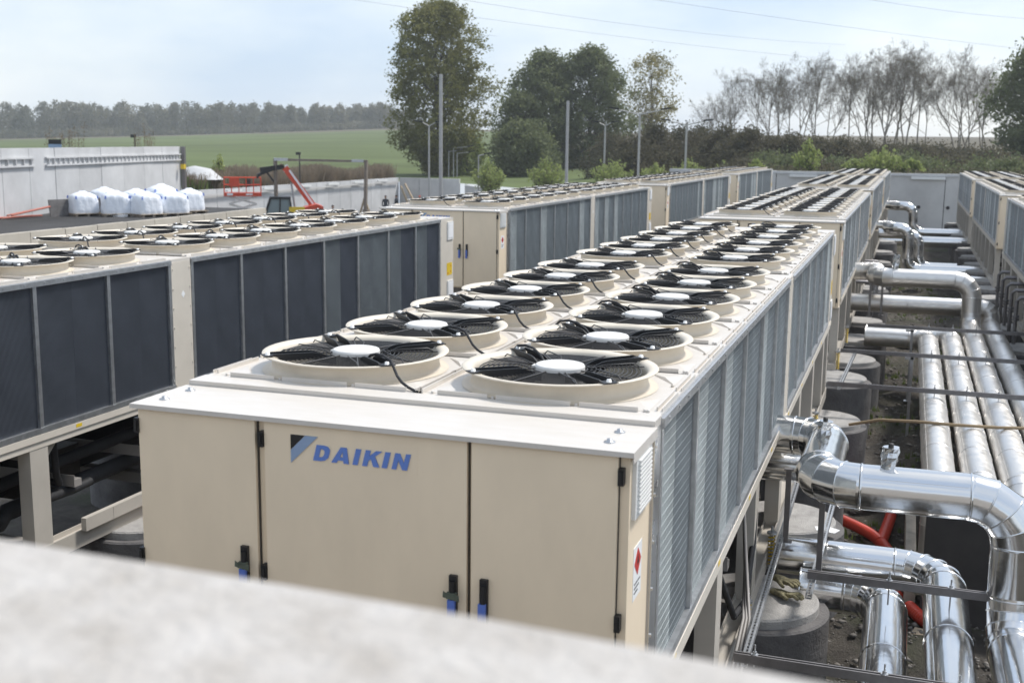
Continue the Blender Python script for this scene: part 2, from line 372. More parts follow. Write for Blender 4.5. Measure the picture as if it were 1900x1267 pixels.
# asphalt platform on the left
pl = [(-24.6, 12), (-25.35, 43.3), (-26.4, 45.2), (-30.5, 44.8), (-34.6, 44.6), (-32.2, 34.2), (-31, 12)]
mb = MB(); mb.prism(pl, 'z', -5.2, -2.2); tag(mb.build('asphalt_platform', 'asphalt'), kind='structure')
mb = MB(); mb.prism([(-2, -3.9), (-2, -3.19), (.5, -3.162), (2.29, -3.15), (2.9, -3.168), (3.4, -3.19), (8, -3.3), (8, -3.55), (3.6, -3.5), (2.2, -3.45), (.5, -3.5), (0, -3.9)], 'z', .2, .7)
mb = MB(); E1 = [(-6, -3.21), (1.5, -3.157), (2.294, -3.15), (2.648, -3.157), (2.8, -3.163), (2.935, -3.172), (3.057, -3.184), (3.4, -3.215), (6, -3.46)]
mb.prism(E1+[(x, y-.36) for x, y in reversed(E1)], 'z', -3.2, .7)
tag(mb.build('parapet_wall', 'parapet'), 'pale concrete parapet, out of focus in the near foreground', 'parapet')

# ------------------------------------------------------------------ precast walls, each panel its own part
def panel_wall(name, label, pts, z0, z1, wm, th=.25, group=None, cap=True):
    root = thing(name, label, 'wall', (pts[0][0], pts[0][1], z0), group); O = Vector(root.location)
    mid = Vector(((pts[0][0]+pts[-1][0])/2, (pts[0][1]+pts[-1][1])/2, 0)); tocam = Vector((3-mid.x, -4-mid.y, 0))
    for i, (a, b) in enumerate(zip(pts, pts[1:])):
        a = Vector((*a, 0)); b = Vector((*b, 0)); d = (b-a); ln = d.length; d.normalize(); nrm = Vector((-d.y, d.x, 0))
        if nrm.dot(tocam) < 0: nrm = -nrm
        m2 = MB(); g = .018; zz1 = z1+rnd.uniform(-.012, .012); off = rnd.uniform(-.008, .008)
        A = a+d*g+nrm*off; B = b-d*g+nrm*off; Ab = A-nrm*th; Bb = B-nrm*th
        c = .02
        m2.prism([(A.x-O.x, A.y-O.y), (B.x-O.x, B.y-O.y), (Bb.x-O.x, Bb.y-O.y), (Ab.x-O.x, Ab.y-O.y)], 'z', z0-O.z-.3, zz1-O.z)
        m2.build('panel', wm, root)
        # recessed joint filler
        if i:
            m3 = MB(); c1 = a-d*g-nrm*.03; c2 = a+d*g-nrm*.03; m3.prism([(c1.x-O.x, c1.y-O.y), (c2.x-O.x, c2.y-O.y), (c2.x-O.x-nrm.x*.1, c2.y-O.y-nrm.y*.1), (c1.x-O.x-nrm.x*.1, c1.y-O.y-nrm.y*.1)], 'z', z0-O.z-.3, z1-O.z-.03)
            m3.build('joint', 'dark_wall', root)
    return root, O
def split(p, q, n): return [(p[0]+(q[0]-p[0])*i/n, p[1]+(q[1]-p[1])*i/n) for i in range(n+1)]
tw = [(-28.9, 24.0), (-29.6, 26.4), (-30.3, 28.8), (-31.0, 31.2)]+[(-31.66, 33.7), (-32.31, 36.), (-32.98, 38.35), (-33.7, 40.8), (-34.43, 43.3), (-35.2, 46.0), (-36.0, 48.8), (-36.85, 51.6), (-37.75, 54.6)]
root, O = panel_wall('precast_wall', 'tall pale precast wall with a long formwork rail behind the white bulk bags', tw, -2.2, .65, 'panel_wall')
# the ladder like rail on the face of the tall wall
def rail(p0, p1, n, z, h):
    a = Vector((*p0, 0)); b = Vector((*p1, 0)); d = (b-a).normalized(); nr = Vector((d.y, -d.x, 0))
    if nr.dot(Vector((3, -4, 0))-a) < 0: nr = -nr
    a += nr*.05; b += nr*.05
    m2 = MB()
    for zz in (z, z-h): m2.beam((a.x-O.x, a.y-O.y, zz-O.z), (b.x-O.x, b.y-O.y, zz-O.z), .12, .07)
    rr = m2.build('wall_rail', 'panel_wall', root)
    for i in range(n):
        p = a+(b-a)*((i+.5)/n); m3 = MB(); m3.beam((p.x-O.x, p.y-O.y, z-h+.04-O.z), (p.x-O.x, p.y-O.y, z-.04-O.z), .1, .05, up=(d.x, d.y, 0)); m3.build('rail_post', 'panel_wall', rr)
def on(t0): # along the tall wall by y
    for (x1, y1), (x2, y2) in zip(tw, tw[1:]):
        if y1 <= t0 <= y2: return (x1+(x2-x1)*(t0-y1)/(y2-y1), t0)
rail(on(25), on(36.4), 17, .22, .33); rail(on(37.4), on(54.5), 34, .22, .33)
mb = MB(); mb.prism([(0, 0), (.22, .06), (.12, .36), (-.1, .3)], 'z', 0, 2.9); mb.build('end_post', 'strut_steel', root, (tw[-1][0]-O.x+.05, tw[-1][1]-O.y-.05, -2.25-O.z))
mb = MB(); mb.box(-.12, .12, -.1, .1, -.14, .14); mb.build('alarm_box', 'yellow', root, (-37.5+.2-O.x, 54.2-O.y, -.5-O.z))
lw = split((-24.4, 20.1), (-25.2, 43.2), 13)
panel_wall('retaining_wall', 'low cream retaining wall along the near edge of the asphalt', lw, -5.1, -2.03, 'panel_wall_warm', .2)
root, O = panel_wall('precast_wall', 'long white precast wall running from the scissor lift to the far corner', split((-40.74, 60.86), (-41.96, 94.75), 16), -5.1, -2.2, 'panel_wall')
for y in (64, 69, 74.5, 79.5, 84.5, 89.5):
    mb = MB(); mb.beam((0, 0, 0), (.06, 1.7, 0), .16, .13); mb.build('light_fitting', 'white_plastic', root, (-40.55-(y-60)*.036-O.x, y-O.y, -2.35-O.z))
mb = MB(); mb.beam((.16, 0, 0), (-1.0, 33.4, 0), .1, .12); mb.build('cable_tray', 'panel_wall_grey', root, (.0, .0, 2.55))
root, O = panel_wall('precast_wall', 'short grey precast wall at the far end behind the tall steel mast', split((-41.9, 94.75), (-35.9, 94.75), 3), -5.1, -2.2, 'panel_wall_grey')
panel_wall('precast_wall', 'grey wall hidden behind the left chillers below the round bushes', split((-35.2, 94.3), (-9, 61.5), 14), -5.1, -2.75, 'panel_wall_grey')
fw = [(-9.3, 58.5), (-6.6, 58.5), (-3.6, 58.5), (-.4, 58.5), (1.95, 58.5), (4.8, 58.5), (7.6, 58.5), (10.4, 58.5), (13.2, 58.5)]
root, O = panel_wall('precast_wall', 'grey precast wall closing the far end of the pipe alley', fw, -3.1, -.2, 'panel_wall_grey')
for x0, x1 in ((-2.9, -1.5), (3.15, 4.8)):
    mb = MB(); mb.box(x0, x1, -.12, -.01, -.08, .06); mb.build('light_fitting', 'white_plastic', root, (-O.x, -.01, -.42-O.z))
mb = MB(); mb.box(-9.3, 13.2, -.05, -.012, 0, .10); mb.build('wall_band', 'panel_wall', root, (-O.x, 0, -.34-O.z))
for x in (3.6, 5.0, 6.3):
    mb = MB(); mb.lathe([(.09, 0), (.09, .02)], 14); o = mb.build('lifting_socket', 'dark_wall', root, (x-O.x, -.01, -1.9-O.z)); o.rotation_euler = (R(90), 0, 0)

# ------------------------------------------------------------------ air cooled chiller
PF, GAP, Y0 = .874, .311, .507
W0, W1 = .057, 2.203
FX = (.614, 1.646)
ring_n = 48
def fan_meshes():
    d = {}
    m = MB()   # cowl: flared base, rolled rim, inner wall
    m.lathe([(.45, .002), (.418, .005), (.406, .014), (.403, .03), (.405, .066), (.412, .074), (.447, .079), (.4505, .0825), (.448, .086), (.415, .083), (.400, .072), (.394, .05), (.390, .015), (.388, -.12)], ring_n, caps=False)
    d['fan'] = m.mesh('fan', 'cowl')
    m = MB(); m.lathe([(.0, -.02), (.108, -.02), (.115, .0), (.115, .083), (.110, .091), (.100, .094), (.0, .095)], 32, caps=False, sharp=True)
    m.box(-.130, -.112, -.02, .02, .055, .08)
    d['hub'] = m.mesh('hub', 'hub_white')
    m = MB()
    for i in range(13):
        r = .125+i*.0205; zz = .070-.004*(i/12)**2
        m.tube([(r*math.cos(2*math.pi*k/36), r*math.sin(2*math.pi*k/36), zz) for k in range(37)], .0028, 4, caps=False)
    for k in range(16):
        a = 2*math.pi*(k+.25)/16
        if k % 2: m.tube([(.1*math.cos(a), .1*math.sin(a), .074), (.396*math.cos(a), .396*math.sin(a), .070)], .0035, 4)
    for k in range(4):   # bent stiffener wires beside the brackets
        a = math.pi/4+k*math.pi/2
        for s in ((-.115, .115) if k % 2 else (-.115,)):
            c, sn = math.cos(a), math.sin(a)
            P = [(r*c-s*sn*f, r*sn+s*c*f, z) for r, f, z in ((.12, .6, .072), (.17, .85, .090), (.33, .95, .090), (.355, .95, .074))]
            m.tube(P, .0032, 4)
    d['guard_grille'] = m.mesh('guard_grille', 'wire')
    m = MB()
    for s in (-.032, .032):
        P = [(.114, .062), (.14, .064), (.17, .078), (.20, .090), (.23, .095), (.41, .099), (.43, .092), (.395, .082), (.385, .071), (.25, .066), (.22, .058), (.19, .044), (.114, .03)]
        vs = [(r, s-.004, z) for r, z in P]+[(r, s+.004, z) for r, z in P]; n = len(P)
        m.add(vs, [tuple(range(n)), tuple(reversed(range(n, 2*n)))]+[(i, n+i, n+(i+1) % n, (i+1) % n) for i in range(n)])
    m.box(.24, .38, -.032, .032, .0625, .066); m.box(.40, .458, -.034, .034, .088, .0915)
    d['bracket'] = m.mesh('bracket', 'black')
    m = MB(); m.lathe([(.0, .103), (.010, .103), (.012, .091), (.014, .0905)], 8, (.435, 0, 0), caps=False)
    d['bolt'] = m.mesh('bolt', 'white_plastic')
    m = MB()
    for k in range(5):
        a0 = 2*math.pi*k/5; vs = []
        for j in range(7):
            r = .09+j*.048; sw = .25*(j/6)**1.6
            for t in range(5):
                aa = a0+sw+t*.19*(1-.12*j/6); vs.append((r*math.cos(aa), r*math.sin(aa), -.03-t*.018))
        m.add(vs, [(j*5+t, j*5+t+1, (j+1)*5+t+1, (j+1)*5+t) for j in range(6) for t in range(4)], True)
    d['impeller'] = m.mesh('impeller', 'dark_metal')
    # panel with round hole, folded edges
    m = MB(); hx, hy = .53, PF/2-.006; n = 48; vs = []
    for k in range(n):
        a = 2*math.pi*k/n; c, s_ = math.cos(a), math.sin(a); q = min(hx/abs(c) if abs(c) > 1e-6 else 9, hy/abs(s_) if abs(s_) > 1e-6 else 9)
        vs.append((.39*c, .39*s_, 0)); vs.append((q*c, q*s_, 0))
    for sx in (-1, 1):
        for sy in (-1, 1): vs.append((sx*hx, sy*hy, 0))
    fs = [(2*k, 2*k+1, (2*k+3) % (2*n), (2*k+2) % (2*n)) for k in range(n)]
    m.add(vs, fs)
    for sx, sy, ci in ((-1, -1, 0), (-1, 1, 1), (1, -1, 2), (1, 1, 3)):
        # corner fill
        ks = [k for k in range(n) if (math.cos(2*math.pi*k/n)*sx > 0 and math.sin(2*math.pi*k/n)*sy > 0)]
        best = [k for k in ks if abs(abs(vs[2*k+1][0])-hx) < 1e-6]; best2 = [k for k in ks if abs(abs(vs[2*k+1][1])-hy) < 1e-6]
        ka = max(best, key=lambda k: abs(vs[2*k+1][1])); kb = max(best2, key=lambda k: abs(vs[2*k+1][0]))
        f = (vs[2*ka+1], vs[2*n+ci], vs[2*kb+1]); nz_ = (f[1][0]-f[0][0])*(f[2][1]-f[0][1])-(f[1][1]-f[0][1])*(f[2][0]-f[0][0])
        m.add(f, [(0, 1, 2) if nz_ > 0 else (2, 1, 0)])
    # folded strips in three pieces along front and back, two along each side
    for x0, x1 in ((-.43, -.2), (-.16, .17), (.21, .46)):
        m.box(x0, x1, -hy, -hy+.005, .0, .022)
    for y0, y1 in ((-.38, -.02), (.03, .38)):
        for sx in (-1, 1): m.box(sx*hx-.003, sx*hx+.003, y0, y1, .0, .018)
    # pressed triangular beads
    for sx in (-1, 1):
        for sy in (-1, 1):
            m.add([(sx*.50, sy*.15, .001), (sx*.50, sy*.40, .001), (sx*.33, sy*.40, .001), (sx*.43, sy*.27, .012)],
                  [(0, 1, 3), (1, 2, 3), (2, 0, 3)] if sx*sy > 0 else [(3, 1, 0), (3, 2, 1), (3, 0, 2)])
    for x, y in ((-.46, -hy+.02), (-.18, -hy+.02), (.19, -hy+.02), (.485, -hy+.02), (.495, .12), (-.495, .12), (.5, -hy+.015)):
        m.lathe([(.008, 0), (.008, .01), (.0, .012)], 6, (x, y, 0), caps=False)
    d['fan_panel'] = m.mesh('fan_panel', 'paint_top_glare')
    m = MB(); P = []
    for t in range(13):
        s = t/12; P.append((.12+s*.30, -.12-s*.30, .075+.03*math.sin(math.pi*min(1, s*1.6))-(.105*max(0, s-.55)/.45)**1.0))
    P = [(.10, -.09, .06), (.15, -.145, .095), (.21, -.205, .115), (.27, -.25, .118), (.325, -.29, .106), (.355, -.32, .080), (.385, -.35, .052), (.42, -.375, .030), (.46, -.395, .015), (.495, -.41, .007), (.515, -.42, .004)]
    m.tube(P, .0068, 7); d['cable'] = m.mesh('cable', 'rubber')
    return d
FM = fan_meshes()
LOGO = {
 'D': [[(0, 0), (.46, 0), (.72, .07), (.86, .25), (.88, .5), (.86, .75), (.72, .93), (.46, 1), (0, 1)], [(.3, .24), (.42, .24), (.52, .3), (.57, .4), (.58, .5), (.57, .6), (.52, .7), (.42, .76), (.3, .76)]],
 'A': [[(-.04, 0), (.28, 0), (.335, .17), (.645, .17), (.70, 0), (1.02, 0), (.67, 1), (.31, 1)], [(.40, .38), (.49, .72), (.58, .38)]],
 'I': [[(0, 0), (.31, 0), (.31, 1), (0, 1)]],
 'K': [[(0, 0), (.3, 0), (.3, .34), (.42, .46), (.66, 0), (1.02, 0), (.62, .64), (.97, 1), (.6, 1), (.3, .66), (.3, 1), (0, 1)]],
 'N': [[(0, 0), (.28, 0), (.28, .56), (.62, 0), (.9, 0), (.9, 1), (.62, 1), (.62, .44), (.28, 1), (0, 1)]]}
def letter_mesh(ch, h):
    import bmesh
    cu = bpy.data.curves.new('letter_'+ch, 'CURVE'); cu.dimensions = '2D'; cu.fill_mode = 'BOTH'; cu.extrude = .0012
    for lp in LOGO[ch]:
        sp = cu.splines.new('POLY'); sp.points.add(len(lp)-1); sp.use_cyclic_u = True
        for i, (x, y) in enumerate(lp): sp.points[i].co = ((x*1.13+y*.26)*h, y*h, 0, 1)
    o = bpy.data.objects.new('tmp', cu); COL.objects.link(o); dg = bpy.context.evaluated_depsgraph_get(); me = bpy.data.meshes.new_from_object(o.evaluated_get(dg)); bpy.data.objects.remove(o)
    me.name = 'letter'; me.materials.clear(); me.materials.append(M['logo_blue']); return me
LM = {c: letter_mesh(c, .0655) for c in LOGO}

def coil_mesh(base, fin, tubes=True):
    m = MB(); m.box(-.02, 0, 0, PF/2-.001, -1.165, -.045); nb = len(m.f); n = 36; p = (PF/2-.001)/n
    for k in range(n): m.box(0, .0028, k*p+.002, k*p+.0034, -1.164, -.046)
    for k in range(25 if tubes else 0): m.box(0, .0029, .0005, PF/2-.0015, -1.15+k*.0445, -1.1492+k*.0445)
    me_ = m.mesh('coil_panel', base); me_.materials.append(M[fin]); me_.polygons.foreach_set('material_index', [0]*nb+[1]*(len(m.f)-nb)); return me_
COILS = (coil_mesh('coil', 'fin'), coil_mesh('coil_light', 'fin_light')); COILS_SHADE = (coil_mesh('coil', 'fin_shade', False), coil_mesh('coil', 'fin', False))  # second pair: same coil in shaded colours, for the near left unit
def make_chiller(label, x0, y0, n1=6, n2=6, full=True, legs_left=False, group='air cooled chillers in rows'):
    YB = y0; off = Vector((-1.13, 0, 2.27))
    root = thing('chiller', label, 'chiller', (x0+1.13, y0, -2.27), group)
    def B(m, name, mt, parent=root, base=off):
        return m.build(name, mt, parent, base if parent is root else None)
    yc0 = Y0; ye1 = Y0+n1*PF; ys2 = ye1+GAP; ye2 = ys2+n2*PF; yend = ye2+.5
    # --- cabinet
    m = MB(); m.box(.06, 2.2, .012, yc0-.105, -1.32, -.028); cab = B(m, 'cabinet', 'paint')
    m = MB(); m.box(.04, 2.222, -.03, .385, -.028, -.020)
    m.box(.04, 2.222, -.03, -.026, -.04, -.028); m.box(2.218, 2.222, -.026, .385, -.062, -.028); B(m, 'cover', 'paint_top_glare', cab)
    for x, y in ((.13, .09), (.13, .28), (2.1, .09), (2.1, .25)):
        m = MB(); m.lathe([(.022, -.020), (.022, -.016), (.011, -.015), (.011, -.006), (0, -.005)], 12, (x, y, 0), caps=False); B(m, 'bolt', 'galv', cab)
    m = MB(); m.box(.064, 2.196, .004, .0118, -.0435, -.030); m.box(.6345, .641, .004, .0118, -1.3, -.0435); m.box(1.5655, 1.572, .004, .0118, -1.3, -.0435); m.box(2.1605, 2.164, .004, .0118, -1.3, -.0435); B(m, 'door_gap_shade', 'gap_shade', cab)  # dark strips painted as shadow line under the cover and in door gaps
    doors = [(.069, .634), (.678, 1.565), (1.584, 2.16)]
    for i, (a, b) in enumerate(doors):
        m = MB(); m.box(a, b, -.012, .009, -1.30, -.044); d = B(m, 'door', 'paint')
        hs = ([(.062, -.115), (.062, -.69), (.062, -1.2)], [(.664, -.12), (.664, -.69), (.664, -1.2)], [(2.172, -.12), (2.172, -.69), (2.172, -1.2)])[i]
        for hx, hz in hs:
            m = MB(); m.box(hx-.011, hx+.011, -.022, .011, hz-.032, hz+.032); m.box(hx-.006, hx+.006, -.03, -.022, hz-.022, hz+.022); B(m, 'hinge', 'black', d)
        hx = (.577, 1.514, 1.642)[i]; hz = -.615
        m = MB(); m.box(hx-.016, hx+.016, -.030, -.012, hz-.17, hz+.03); m.lathe([(.012, -.035), (.012, .04)], 10, (hx, -.032, hz-.03)); B(m, 'handle', 'black', d)
        m = MB(); m.box(hx-.017, hx+.013, -.045, -.030, hz-.20, hz-.065); B(m, 'blue_film', 'blue_tape', d)
        if i < 2:
            m = MB(); m.add([(hx-.035, -.047, hz-.055), (hx+.036, -.050, hz-.066), (hx+.034, -.05, hz-.038), (hx+.0, -.052, hz-.044), (hx-.033, -.047, hz-.028)], [(0, 1, 2, 3, 4)]); m.box(hx-.02, hx+.02, -.048, -.03, hz-.06, hz-.035); B(m, 'tape_strip', 'tape_green', d)
    # logo
    m = MB(); m.box(.797, 1.36, -.0127, -.012, -.205, -.083); lg = B(m, 'logo_plate', 'paint')
    zt = -.086
    m = MB(); m.prism([(.802, zt), (.866, zt), (.802, zt-.062)], 'y', -.0165, -.0137); B(m, 'emblem_corner', 'black', lg)
    m = MB(); m.prism([(.868, zt), (.925, zt), (.802, zt-.118), (.802, zt-.064)], 'y', -.0165, -.0137); B(m, 'emblem_band', 'logo_light', lg)
    xp = .903
    for ch in 'DAIKIN':
        o = link('letter', LM[ch], lg, (xp, -.0155, -.184)); o.rotation_euler = (R(90), 0, 0)
        xp += {'D': .0655, 'A': .071, 'I': .0285, 'K': .066, 'N': .063}[ch]*1.13+.0105
    # cabinet side: vent and label
    for (vy0, vy1, vz0, vz1) in ((.05, .315, -.30, -.06),):
        m = MB(); m.box(2.2, 2.216, vy0, vy1, vz0, vz1); v = B(m, 'vent', 'white_plastic')
        if full:
            for k in range(13):
                zc = vz0+.02+k*(vz1-vz0-.04)/12; m = MB(); m.prism([(2.216, zc-.007), (2.228, zc-.004), (2.216, zc+.006)], 'y', vy0+.03, vy1-.03) if False else m.box(2.2162, 2.226, vy0+.03, vy1-.03, zc-.003, zc+.004); B(m, 'slat', 'white_plastic', v)
    m = MB(); m.box(2.2, 2.2015, .11, .25, -.65, -.435); st = B(m, 'hazard_label', 'label_white')
    m = MB(); m.prism([(.18, -.45), (.235, -.505), (.18, -.56), (.125, -.505)], 'x', 2.2016, 2.2030); B(m, 'red_diamond', 'red', st)
    m = MB(); m.prism([(.18, -.475), (.195, -.515), (.165, -.515)], 'x', 2.2031, 2.2038)
    for k in range(3): m.box(2.2016, 2.2024, .13, .23-.02*k, -.59-.018*k, -.584-.018*k)
    B(m, 'print', 'black', st)
    # --- joint sheets, corner strips
    m = MB(); m.box(.05, 2.21, .388, yc0+.014, -1.24, .0015); B(m, 'front_strip', 'paint_top_glare')
    m = MB(); m.box(2.2105, 2.2125, .385, yc0, -1.24, -.03); 
    for k in range(6): m.lathe([(.009, 0), (.006, .008), (0, .009)], 6, (0, 0, 0), caps=False) if False else m.box(2.2125, 2.219, .40, .412, -.11-k*.2, -.098-k*.2)
    B(m, 'corner_strip', 'steel_strip')
    for (a, b, wx) in ((ye1, ys2, 1), (ye2, yend, 2)):
        m = MB(); m.box(.05, 2.21, a+.004, b-.004, -1.24, -.004); B(m, 'joint_cover', 'paint_top_glare')
        m = MB(); m.box(.0465, .0495, a+.006, b-.006, -1.235, -.03); B(m, 'side_sheet', 'sheet')
        m = MB(); m.box(2.2105, 2.2135, a+.006, b-.006, -1.235, -.03)
        for k in range(7):
            for yy in (a+.02, b-.03): m.box(2.2135, 2.22, yy, yy+.01, -.1-k*.18, -.09-k*.18)
        B(m, 'side_sheet', 'sheet')
        if wx == 2:
            for zc in (-.19, -1.05):
                m = MB(); m.box(2.2137, 2.228, b-.25, b-.03, zc-.13, zc+.13); v = B(m, 'vent', 'white_plastic')
                m = MB(); m.box(2.2282, 2.232, b-.22, b-.06, zc-.1, zc+.1); B(m, 'vent_louvre', 'label_white', v)
            m = MB(); m.box(2.2137, 2.2155, b-.26, b-.06, -.84, -.66); ys_ = B(m, 'warning_label', 'yellow')
            m = MB(); m.box(2.2156, 2.2162, b-.12, b-.1, -.72, -.70); m.box(2.2156, 2.2162, b-.13, b-.11, -.80, -.78); m.box(2.2156, 2.2162, b-.23, b-.2, -.82, -.80); B(m, 'print', 'red', ys_)
        else:
            m = MB(); c = (a+b)/2; m.prism([(c+.02, -.30), (c+.05, -.335), (c+.02, -.37), (c-.01, -.335)], 'x', 2.2137, 2.215); B(m, 'diamond_label', 'label_white')
    # --- coils, posts, rails
    cm = MB(); cm.box(-.02, 0, 0, PF/2-.001, -1.165, -.045); cme = COILS_SHADE if (x0 < -1 and y0 < 1) else COILS; seq = random.Random(int(x0*10+y0*7))
    pm = MB(); pm.box(0, .026, -.02, .02, -1.17, -.05); pme = pm.mesh('coil_post', 'galv')
    pm = MB(); pm.box(0, .03, -.003, .02, -1.17, -.05)
    for side in (1, 0):
        X = 2.19 if side else .07
        for (s0, n) in ((yc0, n1), (ys2, n2)):
            for k in range(n*2):
                yy = s0+k*PF/2
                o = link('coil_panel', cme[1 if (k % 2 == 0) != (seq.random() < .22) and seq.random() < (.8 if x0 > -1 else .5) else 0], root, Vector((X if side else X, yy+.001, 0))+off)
                if not side: o.rotation_euler = (0, 0, math.pi); o.location.y += PF/2
            for k in range(0, n+1):
                o = link('coil_post', pme, root, Vector((X if side else X-.026, s0+k*PF+(.02 if k == 0 else -.02 if k == n else 0), 0))+off)
            xo = (X, X+.034) if side else (X-.034, X)
            m = MB(); m.box(xo[0], xo[1], s0, s0+n*PF, -.052, -.012); m.box(xo[0], xo[1]-.012, s0, s0+n*PF, -.012, -.006)
            if side and full:
                for k in range(n*4): m.box(xo[1], xo[1]+.004, s0+.1+k*PF/4, s0+.112+k*PF/4, -.036, -.025)
            B(m, 'top_rail', 'galv')
            m = MB(); m.box(xo[0], xo[1]-.002, s0, s0+n*PF, -1.21, -1.165); B(m, 'coil_sill', 'galv')
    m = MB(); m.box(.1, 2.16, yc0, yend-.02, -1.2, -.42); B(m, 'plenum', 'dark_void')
    for X0, X1 in ((2.12, 2.226), (.034, .14)):
        m = MB(); m.box(X0, X1, .39, yend, -1.265, -1.212); m.box(X0+.012, X1-.012, .39, yend, -1.32, -1.265); B(m, 'base_beam', 'sheet')
    if full:
        for k in range(int((yend-.8)/1.3)):
            m = MB(); m.box(2.2262, 2.2272, .9+k*1.3, .97+k*1.3, -1.25, -1.222); B(m, 'marker_label', 'yellow')
    m = MB(); m.box(.15, 2.11, .39, yend, -1.30, -1.27); B(m, 'drain_pan', 'dark_metal')
    # --- fans
    ys = [yc0+PF/2+.01+k*PF+(GAP if k >= n1 else 0) for k in range(n1+n2)]
    for ix, fx in enumerate(FX):
        for fy in ys:
            link('fan_panel', FM['fan_panel'], root, Vector((fx+(.003 if ix else -.003), fy, 0))+off)
            f = link('fan', FM['fan'], root, Vector((fx, fy, 0))+off)
            link('hub', FM['hub'], f); link('guard_grille', FM['guard_grille'], f)
            if full: link('impeller', FM['impeller'], f, None, (0, 0, rnd.uniform(0, 6.28)))
            for k in range(4):
                a = R(45+90*k); link('bracket', FM['bracket'], f, None, (0, 0, a))
                if full: link('bolt', FM['bolt'], f, None, (0, 0, a))
            if ix == 0: link('cable', FM['cable'], f, None, (0, 0, rnd.uniform(-.05, .05)))
            elif full: link('cable', FM['cable'], f, None, (0, 0, R(180)+rnd.uniform(-.06, .06)))
    m = MB(); m.box(1.10, 1.16, yc0, ye2, -.03, -.006); m.box(1.112, 1.118, yc0+.02, ye2, -.006, .02); m.box(1.142, 1.148, yc0+.02, ye2, -.006, .02); B(m, 'centre_channel', 'paint_top_glare')
    for X0, X1 in ((.058, .087), (2.173, 2.203)):
        m = MB(); m.box(X0, X1, yc0, ye2, -.03, .001)
        for k in range(n1+n2): 
            b0 = ys[k]-PF/2+.02; xx = X1-.004 if X0 > 1 else X0
            for q in range(2): m.box(xx, xx+.004, b0+.03+q*.42, b0+.37+q*.42, .001, .016)
        B(m, 'edge_strip', 'paint_top_glare')
    # --- legs and underframe
    lmesh = MB(); lmesh.box(-.12, 0, 0, .2, -2.16, -1.32); lmesh.box(-.12, -.0, .0, .2, -2.17, -2.16)
    lmesh.add([(-.12, .2, -1.32), (-.12, .45, -1.32), (-.12, .2, -1.55), (-.1, .2, -1.32), (-.1, .45, -1.32), (-.1, .2, -1.55)], [(0, 1, 2), (5, 4, 3), (0, 2, 5, 3), (1, 4, 5, 2)])
    lme = lmesh.mesh('leg', 'paint_leg')
    ly = [.12, 2.3, 4.05, 5.8, 7.45, 9.1, 10.7, yend-.3] if n1 == 6 else [.1, 1.3, 2.98, 4.95, 6.7, 8.5, 10.2, yend-.3]
    for yy in ly:
        link('leg', lme, root, Vector((2.21, yy, 0))+off); o = link('leg', lme, root, Vector((.17, yy, 0))+off)
        m = MB(); m.box(.17, 2.09, yy+.04, yy+.16, -1.42, -1.32); B(m, 'cross_beam', 'paint_grey')
        m = MB(); m.box(.17, 2.09, yy+.04, yy+.16, -2.2, -2.1); B(m, 'cross_beam', 'paint_grey')
    for X0, X1 in ((2.09, 2.215), (.05, .175)):
        m = MB(); m.box(X0, X1, -.05, yend, -2.27, -2.17); m.box(X0, X0+.012, -.05, yend, -2.17, -2.13); m.box(X1-.012, X1, -.05, yend, -2.17, -2.13); B(m, 'base_rail', 'paint_leg')
    m = MB(); m.tube([(.95, 1.0, -1.93), (.95, 7.4, -1.93)], .18, 20); B(m, 'evaporator', 'rubber')
    for yc, zc in ((1.4, -1.6), (8.6, -1.7), (6.0, -1.6)):
        m = MB(); m.lathe([(.0, .35), (.12, .33), (.19, .24), (.2, .1), (.2, -.3), (.14, -.36)], 18, (.55, yc, zc)); B(m, 'compressor', 'dark_metal')
    m = MB(); m.tube([(2.0, .7, -1.46), (2.0, 2.0, -1.46), (1.96, 2.2, -1.62), (1.8, 2.6, -1.68), (1.75, 4.2, -1.66), (1.75, 7, -1.6)], .055, 10); m.tube([(1.5, .7, -1.42), (1.5, 10.5, -1.42)], .04, 8); B(m, 'suction_pipe', 'rubber')
    m = MB(); m.tube([(2.02, 3.25, -1.36), (2.02, 3.28, -1.78), (2.0, 3.36, -1.84), (2.0, 3.7, -1.85), (2.0, 3.9, -1.84)], .042, 9); m.tube([(2.05, 3.42, -1.36), (2.05, 3.44, -1.66), (2.02, 3.5, -1.74), (1.6, 3.6, -1.78)], .03, 8); B(m, 'refrigerant_pipe', 'rubber')
    m = MB(); m.tube([(1.85, .7, -1.98), (1.85, 3.0, -1.95), (1.82, 3.1, -1.9), (1.7, 8.2, -1.86)], .07, 10); B(m, 'oil_pipe', 'rubber')
    m = MB(); m.tube([(1.3, .9, -1.58), (1.3, 9, -1.58)], .025, 8); m.tube([(1.15, .9, -1.5), (1.15, 9, -1.5)], .018, 8); B(m, 'copper_line', 'galv')
    for yy in (1.9, 3.6, 4.6, 6.3, 7.9):
        m = MB(); m.box(.17, 2.09, yy, yy+.09, -1.80, -1.74); m.box(.17, 2.09, yy+.0, yy+.008, -1.74, -1.70); B(m, 'cross_beam', 'paint_grey')
    m = MB(); m.box(.3, 1.4, 3.9, 4.5, -2.1, -1.7); B(m, 'control_box', 'dark_metal')
    return root
U = {}
def chill(key, *a, **k): U[key] = make_chiller(*a, **k)
chill('A', 'nearest chiller with three beige front doors and blue lettering facing the viewer', 0, 0)
chill('B', 'chiller at the left edge with dark coils close up and a yellow end label', -5.443, 0, 5, 7)
chill('C', 'lettered chiller behind the left one, a red diamond label on its side', -5.443, 13.85)
chill('F', 'second chiller of the middle row, its narrow beige front just above the nearest fans', 0, 13.85)
chill('D', 'third chiller of the left row, between the lettered one and the last of that row', -5.443, 27.7, full=False)
